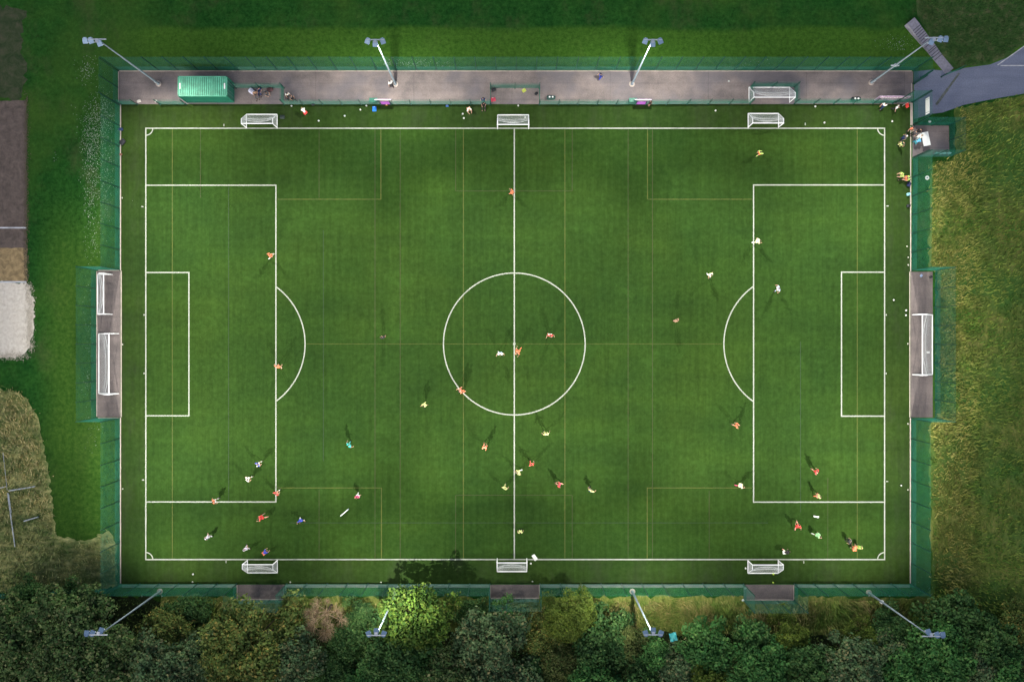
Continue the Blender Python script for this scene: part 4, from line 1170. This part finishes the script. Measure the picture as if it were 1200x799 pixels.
def tree(name, label, px, py, rpx, h, mat, group='trees below the pitch', leaf=.38, dens=.85, flat=.62, lobes=None, bare=False, sx=1.0):
    g = G(px, py, h * .75); r = rpx / K * (1 - h * .75 / H)
    t = thing(name, label, 'tree' if name != 'bush' else 'bush', (g[0], g[1], 0), 0, group)
    # trunk and limbs
    m = MB(); top = h * .55
    m.tube((0, 0, 0), (0.1, 0, top * .5), .05 * r + .08, .04 * r + .06, 8); m.tube((.1, 0, top * .5), (0, .1, top), .04 * r + .06, .03 * r + .03, 8)
    m.build('trunk', M_bark, t)
    nl = lobes or int(12 + r * 8.0)
    cs = []; rs = []
    lm = MB(); ph = rnd.uniform(0, 6.28)
    for i in range(nl):
        ang = i * 2.39996 + rnd.uniform(-.3, .3); rad = r * math.sqrt((i + .5) / nl) * rnd.uniform(.72, 1.08) * (1 + .17 * math.sin(2 * ang + ph) + .12 * math.sin(3 * ang + 2.3 * ph))
        lr = r * rnd.uniform(.10, .27) * (1 + 1.2 / r)
        x, y = rad * math.cos(ang) * sx, rad * math.sin(ang)
        q = max(0, 1 - (rad / (r * 1.05)) ** 2)
        z = h * (.40 + (1 - .40) * q ** .6 * rnd.uniform(.68, 1.05)) - lr * .35
        cs.append((x, y, z)); rs.append(lr)
        lm.tube((0, .05, top * rnd.uniform(.6, .95)), (x * .9, y * .9, z), .05 + .012 * r, .02, 5)
        if bare:
            for k in range(60):
                d = Vector((rnd.gauss(x / r, .8), rnd.gauss(y / r, .8), rnd.gauss(.8, .5))).normalized() * lr * rnd.uniform(.7, 1.5)
                lm.tube((x * .9, y * .9, z - .3), Vector((x * .9, y * .9, z - .3)) + d, .025, .008, 3, False)
    lm.build('limbs', M_bark if not bare else plain('bare_twigs', (.36, .27, .17), .9), t)
    allc = []; alln = []
    for (x, y, z), lr in zip(cs, rs):
        n = int(dens * 4 * math.pi * lr * lr * 1.15 / (leaf * leaf * .5))
        d = rng.normal(0, 1, (n, 3)); d /= np.linalg.norm(d, axis=1)[:, None]
        d[:, 2] = np.where(d[:, 2] < -.25, -d[:, 2], d[:, 2])
        # knobbly radius so each lobe has sub-clumps
        kx = np.sin(d[:, 0] * 5.1 + x) * np.sin(d[:, 1] * 4.7 + y) * np.sin(d[:, 2] * 5.3 + z)
        rad = lr * (.92 + .28 * kx + rng.normal(0, .13, n))
        c = np.array([x, y, z]) + d * rad[:, None] * np.array([1, 1, .85])
        allc.append(c); alln.append(d)
    c = np.concatenate(allc); nn = np.concatenate(alln)
    c[:, 2] = np.maximum(c[:, 2], .15)
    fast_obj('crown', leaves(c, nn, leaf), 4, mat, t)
    return t
L = {}
def lm_(n, cols):
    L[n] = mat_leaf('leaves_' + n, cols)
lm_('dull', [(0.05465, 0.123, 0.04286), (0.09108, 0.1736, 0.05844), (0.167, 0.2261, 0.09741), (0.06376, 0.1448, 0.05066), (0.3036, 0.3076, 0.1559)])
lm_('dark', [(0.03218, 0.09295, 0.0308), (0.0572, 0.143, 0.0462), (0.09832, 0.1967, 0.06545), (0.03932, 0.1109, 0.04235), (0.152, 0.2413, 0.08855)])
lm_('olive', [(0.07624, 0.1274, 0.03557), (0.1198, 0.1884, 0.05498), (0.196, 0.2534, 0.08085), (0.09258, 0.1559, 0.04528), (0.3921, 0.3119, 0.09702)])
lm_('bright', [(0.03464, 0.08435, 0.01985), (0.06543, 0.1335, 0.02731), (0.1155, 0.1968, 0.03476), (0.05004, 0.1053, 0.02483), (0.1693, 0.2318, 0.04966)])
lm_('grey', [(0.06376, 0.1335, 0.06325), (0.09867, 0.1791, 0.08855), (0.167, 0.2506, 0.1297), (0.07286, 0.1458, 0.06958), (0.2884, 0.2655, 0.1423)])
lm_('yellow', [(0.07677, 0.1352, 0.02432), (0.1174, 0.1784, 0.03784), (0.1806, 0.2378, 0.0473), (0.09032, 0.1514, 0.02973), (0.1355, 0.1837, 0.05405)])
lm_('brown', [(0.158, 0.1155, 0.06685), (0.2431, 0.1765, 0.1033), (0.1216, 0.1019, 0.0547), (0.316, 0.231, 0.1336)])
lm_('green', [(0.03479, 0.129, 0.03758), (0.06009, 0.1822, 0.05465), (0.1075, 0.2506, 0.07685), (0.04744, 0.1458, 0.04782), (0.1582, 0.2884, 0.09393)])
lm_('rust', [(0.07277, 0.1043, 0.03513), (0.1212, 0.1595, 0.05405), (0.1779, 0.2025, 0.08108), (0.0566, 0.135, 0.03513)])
T = tree
T('broadleaf_tree', 'dull brown-green tree at the far lower left corner', 8, 752, 52, 8.5, L['dull'])
T('broadleaf_tree', 'large dull green tree whose crown lies behind the lower left mast head', 82, 752, 62, 9.0, L['dull'])
T('broadleaf_tree', 'dull green tree between the corner tree and the bottom edge', 45, 800, 50, 8.0, L['dull'])
T('broadleaf_tree', 'dark tree at the bottom edge left of the grey-green tree', 120, 808, 44, 7.5, L['dull'])
T('bush', 'low dark bush directly under the boundary fence at the left', 30, 706, 26, 2.8, L['dark'], leaf=.24)
T('bush', 'low dark bush along the boundary fence beside the fence corner', 90, 705, 24, 2.8, L['dark'], leaf=.24)
T('broadleaf_tree', 'grey-green tree at the bottom edge between dull tree and olive tree', 186, 786, 40, 7.5, L['grey'])
T('bush', 'mossy olive bush right of the lower left mast pole', 198, 742, 32, 4.5, L['olive'], dens=.8, leaf=.24)
T('bush', 'dark bush just below the fence right of the lower left mast', 222, 716, 24, 3.2, L['dark'], leaf=.24)
T('broadleaf_tree', 'large olive tree with orange tips below the left tarmac bay', 286, 764, 58, 9.0, L['olive'])
T('broadleaf_tree', 'dark green tree touching the right side of the orange-tipped olive tree', 338, 770, 34, 7.5, L['grey'])
T('bare_tree', 'brown almost bare tree between the olive tree and the bright tree', 378, 724, 27, 6.4, L['brown'], leaf=.16, dens=.14, bare=True, lobes=16)
T('broadleaf_tree', 'bright yellow-green tree at the foot of the half hidden mast', 484, 730, 42, 8.6, L['bright'], sx=1.25)
T('broadleaf_tree', 'dark green tree directly below the bright yellow-green tree', 470, 766, 48, 7.6, L['dark'])
T('bush', 'dark low bush left of the bright tree', 424, 722, 20, 3.4, L['dark'], leaf=.22)
T('bush', 'dark green scrub at the bottom edge below the bare tree', 398, 786, 36, 3.6, L['dark'], leaf=.24)
T('broadleaf_tree', 'grey-green tree right of the bright tree with tan tips', 574, 758, 44, 8.0, L['grey'])
T('broadleaf_tree', 'brown-tinged tree at the bottom edge below the bright tree', 520, 800, 44, 7.6, L['dull'])
T('broadleaf_tree', 'dark grey-green tree at the bottom edge below the grey-green tree', 600, 806, 40, 7.2, L['grey'])
T('bush', 'small fresh green bush directly below the middle tarmac bay', 590, 722, 16, 3.2, L['green'], leaf=.22)
T('broadleaf_tree', 'yellow-green tree right of the middle tarmac bay', 668, 722, 33, 6.4, L['yellow'], leaf=.2)
T('bush', 'olive and rust bush below the yellow-green tree', 636, 752, 28, 5.0, L['olive'], leaf=.22)
T('broadleaf_tree', 'rusty tree at the bottom edge left of centre right', 652, 782, 30, 5.6, L['rust'], leaf=.22)
T('broadleaf_tree', 'dark green tree right of the yellow-green tree', 706, 756, 36, 6.2, L['dark'])
T('broadleaf_tree', 'green tree at the bottom edge below the rusty bush', 694, 800, 36, 6.4, L['green'])
T('bush', 'rust and olive bush left of the mast near the teal sheet', 738, 760, 28, 5.2, L['rust'], leaf=.22)
T('bush', 'fresh green bush just below the mast near the teal sheet', 766, 770, 24, 6.2, L['green'], leaf=.26)
T('broadleaf_tree', 'dark tree at the bottom edge below the teal sheet', 756, 806, 36, 6.4, L['dark'])
T('broadleaf_tree', 'green tree right of the teal sheet', 826, 764, 34, 6.4, L['green'])
T('broadleaf_tree', 'yellow tipped tree at the bottom edge right of the teal sheet', 830, 796, 26, 6.6, L['yellow'])
T('broadleaf_tree', 'green tree at the bottom edge below the right tarmac bay', 884, 782, 42, 7.0, L['green'])
T('broadleaf_tree', 'dark green tree below the right tarmac bay', 886, 752, 26, 5.4, L['dark'])
T('bush', 'yellow-green bush right of the right tarmac bay', 926, 748, 22, 4.6, L['yellow'], leaf=.22)
T('broadleaf_tree', 'dark tree at the bottom edge right of the yellow-green bush', 950, 786, 38, 6.4, L['dark'])
T('bush', 'bright yellow bush left of the lower right mast head', 1010, 746, 20, 4.4, L['yellow'], leaf=.22)
T('broadleaf_tree', 'grey-green tree at the bottom edge below the bright yellow bush', 1002, 784, 40, 7.0, L['grey'])
T('bush', 'dark bush between the bright yellow bush and the lower right mast', 1044, 742, 26, 4.4, L['dark'], leaf=.24)
T('broadleaf_tree', 'dense green tree under the lower right mast head', 1102, 772, 44, 7.0, L['green'])
T('broadleaf_tree', 'green tree at the bottom edge left of the dense tree', 1054, 788, 34, 6.4, L['green'])
T('broadleaf_tree', 'dark green tree right of the lower right mast head', 1116, 726, 36, 5.0, L['dark'])
T('broadleaf_tree', 'dark tree at the right edge near the bottom', 1162, 762, 38, 5.6, L['dark'])
T('broadleaf_tree', 'green tree in the lower right corner', 1180, 800, 36, 6.4, L['green'])
T('bush', 'dark low bush between the grey-green tree and the middle bay', 556, 720, 20, 3.0, L['dark'], leaf=.22)
T('bush', 'dark low bush left of the bare tree under the fence', 344, 732, 16, 2.8, L['dark'], leaf=.22)

T('broadleaf_tree', 'small grey-green tree in the gap left of the large olive tree', 236, 770, 26, 6.0, L['grey'], leaf=.3)
T('bush', 'dark green bush in the gap between the bare tree and the bright tree', 410, 752, 24, 4.4, L['dark'], leaf=.28)
T('broadleaf_tree', 'green tree at the bottom edge between the dark scrub and the brown-tinged tree', 442, 800, 34, 5.8, L['green'], leaf=.3)
T('broadleaf_tree', 'small dark tree in the gap left of the yellow-green tree', 622, 786, 24, 5.6, L['dark'], leaf=.3)
T('broadleaf_tree', 'grey-green tree at the bottom edge right of the teal sheet', 794, 786, 30, 6.2, L['grey'], leaf=.3)
T('bush', 'green bush filling the gap under the yellow-green bush', 920, 766, 26, 4.6, L['green'], leaf=.28)
T('bush', 'grey-green bush just right of the bright yellow bush', 1042, 764, 28, 5.2, L['grey'], leaf=.28)
T('broadleaf_tree', 'small grey-green tree between the dark trees at the right edge', 1146, 786, 28, 6.0, L['grey'], leaf=.3)
T('bush', 'olive bush on the verge edge at the far right', 1190, 738, 24, 3.6, L['olive'], leaf=.26)

# undergrowth
def scatter_poly(pxpoly, dens):
    pts = np.array([G(*p) for p in pxpoly]); x0, y0 = pts.min(0); x1, y1 = pts.max(0)
    n = int((x1 - x0) * (y1 - y0) * dens)
    x = rng.uniform(x0, x1, n); y = rng.uniform(y0, y1, n)
    k = inpoly(x, y, [tuple(p) for p in pts]); return x[k], y[k]
x, y = scatter_poly([(-10, 700), (140, 700), (270, 712), (560, 714), (760, 735), (1000, 742), (1092, 722), (1215, 736), (1215, 830), (-10, 830)], 14)
z = rng.uniform(.2, 1.7, len(x)) * (.6 + .4 * np.sin(x * .5) * np.sin(y * .6))
o = fast_obj('undergrowth', leaves(np.stack([x, y, z], 1), np.tile([0, 0, 1.0], (len(x), 1)), .26), 4, mat_leaf('leaves_undergrowth', [(0.024, 0.054, 0.018), (0.054, 0.102, 0.03), (0.09, 0.135, 0.042), (0.036, 0.072, 0.024)]))
o['kind'] = 'stuff'
# blades
def blades(name, x, y, h, wd, lean, leandir, mat, jit=.5):
    n = len(x)
    if name in ('rough_grass', 'dry_grass'):      # ragged edge: some blades stand out into the mown grass
        x = x + rng.normal(0, .3, n) * (rng.uniform(0, 1, n) < .4); y = y + rng.normal(0, .3, n)
    hh = h * rng.uniform(.5, 1.3, n); az = leandir + rng.normal(0, jit, n); ln = lean * rng.uniform(.3, 1.3, n) * hh
    top = np.stack([x + np.cos(az) * ln, y + np.sin(az) * ln, hh], 1)
    pa = az + math.pi / 2 + rng.normal(0, .4, n)
    w2 = wd * rng.uniform(.5, 1.4, n) / 2
    a = np.stack([x - np.cos(pa) * w2, y - np.sin(pa) * w2, np.zeros(n)], 1)
    b = np.stack([x + np.cos(pa) * w2, y + np.sin(pa) * w2, np.zeros(n)], 1)
    o = fast_obj(name, np.stack([a, b, top], 1).reshape(-1, 3), 3, mat)
    o['kind'] = 'stuff'; return o
def pnoise(x, y, s, seed=0):
    r = np.random.default_rng(seed); v = np.zeros_like(x)
    for k in range(6):
        a = r.uniform(0, 6.28); f = s * r.uniform(.5, 1.8); v += np.sin((x * math.cos(a) + y * math.sin(a)) * f + r.uniform(0, 6.28))
    return v / 6
def mat_blade(name, g, tan, thr=(.42, .6), sc=.22, fade=None):
    m, nt, b = newmat(name)
    gi = nt.nodes.new('ShaderNodeNewGeometry')
    k = len(g)
    cg = ramp(nt, gi.outputs['Random Per Island'], [(i / (k - 1), c) for i, c in enumerate(g)])
    k = len(tan)
    ct = ramp(nt, gi.outputs['Random Per Island'], [(i / (k - 1), c) for i, c in enumerate(tan)])
    f = maprange(nt, noise(nt, sc, 6, .72, None, .4), thr[0], thr[1])
    if fade:      # the drier growth gives way to greener grass away from the fence
        ax, e0, e1, lo = fade
        pos = nt.nodes.new('ShaderNodeNewGeometry'); sx = nt.nodes.new('ShaderNodeSeparateXYZ'); nt.links.new(pos.outputs['Position'], sx.inputs[0])
        mm = N(nt, 'ShaderNodeMath', operation='MULTIPLY'); nt.links.new(f, mm.inputs[0]); nt.links.new(maprange(nt, sx.outputs[ax], e0, e1, lo, 1), mm.inputs[1]); f = mm.outputs[0]
    c = mix(nt, f, cg, ct)
    c = mix(nt, 1.0, c, ramp(nt, noise(nt, .5, 5, .7), [(.3, (.60, .66, .62)), (.7, (1.35, 1.3, 1.2))]), 'MULTIPLY')
    nt.links.new(c, b.inputs['Base Color'])
    b.inputs['Roughness'].default_value = .8; b.inputs['Specular IOR Level'].default_value = .15
    return m
x, y = scatter_poly([(1092, 192), (1119, 188), (1125, 130), (1160, 120), (1215, 112), (1215, 745), (1130, 720), (1095, 705), (1091, 500), (1099, 486), (1099, 322), (1091, 316)], 34)
k = pnoise(x, y, .8, 3) > -2
xm = x < (1150 - 600) / K
q = k & (xm | (rng.uniform(0, 1, len(x)) < .6))
x, y = x[q], y[q]
blades('rough_grass', x, y, .42 + .22 * pnoise(x, y, 1.3, 21), .13, .9, pnoise(x, y, .35, 5) * 3.2 + 1.2,
       mat_blade('rough_blades', [(0.03465, 0.11, 0.01584), (0.0693, 0.1705, 0.02574), (0.1287, 0.22, 0.0396), (0.2178, 0.275, 0.0495)], [(0.1485, 0.187, 0.03465), (0.2772, 0.275, 0.0693), (0.4158, 0.385, 0.1287), (0.1188, 0.176, 0.0297)], (.39, .54), .17, (0, 61.5, 56.5, .2)), 1.3)
x, y = scatter_poly([(-10, 457), (8, 456), (28, 464), (44, 490), (48, 520), (56, 560), (60, 600), (64, 632), (100, 638), (126, 626), (136, 642), (136, 686), (-10, 694)], 34)
blades('dry_grass', x, y, .55, .11, .9, pnoise(x, y, .35, 8) * 1.2 + .5,
       mat_blade('dry_blades', [(0.06325, 0.1348, 0.03637), (0.1186, 0.2156, 0.05786), (0.1898, 0.2875, 0.08265)], [(0.3162, 0.2875, 0.1323), (0.6641, 0.5571, 0.2811), (0.8697, 0.7546, 0.4133), (0.174, 0.2156, 0.07439)], (.38, .54), .28, (1, -26, -19, .55)), .75)
x, y = scatter_poly([(190, 701), (276, 704), (280, 712), (336, 712), (340, 704), (560, 706), (574, 712), (634, 712), (640, 703), (870, 703), (874, 712), (932, 712), (936, 703), (1088, 703), (1098, 716), (1040, 736), (900, 738), (740, 734), (560, 720), (190, 716)], 42)
blades('verge_grass', x, y, .6, .12, 1.1, pnoise(x, y, .5, 9) * 3 - 1.5,
       mat_blade('verge_blades', [(0.0693, 0.1386, 0.02268), (0.1134, 0.2016, 0.03528), (0.189, 0.252, 0.0504)], [(0.2142, 0.2142, 0.063), (0.3528, 0.2898, 0.1134), (0.1638, 0.2142, 0.0504), (0.4536, 0.3402, 0.1638)], (.38, .6), .3), .6)
x, y = scatter_poly([(1074, -10), (1078, 18), (1098, 46), (1122, 78), (1160, 73), (1184, 62), (1212, 40), (1212, -10)], 40)
blades('bank_grass', x, y, .28, .08, .7, pnoise(x, y, .5, 12) * 3,
       mat_blade('bank_blades', [(0.0135, 0.054, 0.01215), (0.027, 0.08775, 0.0189), (0.04725, 0.1148, 0.027)], [(0.081, 0.08775, 0.0432), (0.162, 0.1418, 0.081), (0.0405, 0.081, 0.0243)], (.48, .66), .2), .8)
# daisies and pale flowers in the mown grass
def dots(name, spots, size, mat):
    cs = []
    for px, py, sx, sy, n in spots:
        gx, gy = G(px, py)
        cs.append(np.stack([rng.normal(gx, sx / K, n), rng.normal(gy, sy / K, n), rng.uniform(.04, .09, n)], 1))
    c = np.concatenate(cs); o = fast_obj(name, leaves(c, np.tile([0, 0, 3.0], (len(c), 1)), size, .4), 4, mat); o['kind'] = 'stuff'
dots('daisies', [(104, 84, 6, 7, 120), (112, 150, 9, 18, 420), (122, 132, 8, 12, 260), (106, 176, 5, 22, 300), (122, 200, 8, 34, 360), (106, 225, 5, 32, 260), (110, 285, 5, 15, 50), (106, 370, 4, 40, 80),
                 (104, 440, 4, 30, 60), (112, 505, 6, 12, 40), (480, 75, 22, 2.5, 200), (1052, 52, 10, 5, 90), (65, 185, 2, 3, 10), (1080, 690, 8, 16, 26), (880, 76, 10, 2, 14), (1098, 670, 4, 6, 10)],
     .075, plain('daisy_petals', (.50, .54, .48), .8))
def spill(name, spots, size, mat):
    dots(name, spots, size, mat)
spill('spilled_sand', [(33 + 4 * rnd.random(), y, 2.6, 3, 70) for y in range(336, 412, 6)] + [(x, 417, 4, 2.5, 60) for x in range(2, 32, 5)], .12, plain('loose_sand', (.50, .45, .36), .9))
spill('loose_soil', [(31, y, 1.6, 4, 50) for y in range(120, 330, 8)], .14, plain('loose_soil_mat', (.10, .085, .05), .9))
bpy.context.view_layer.update()
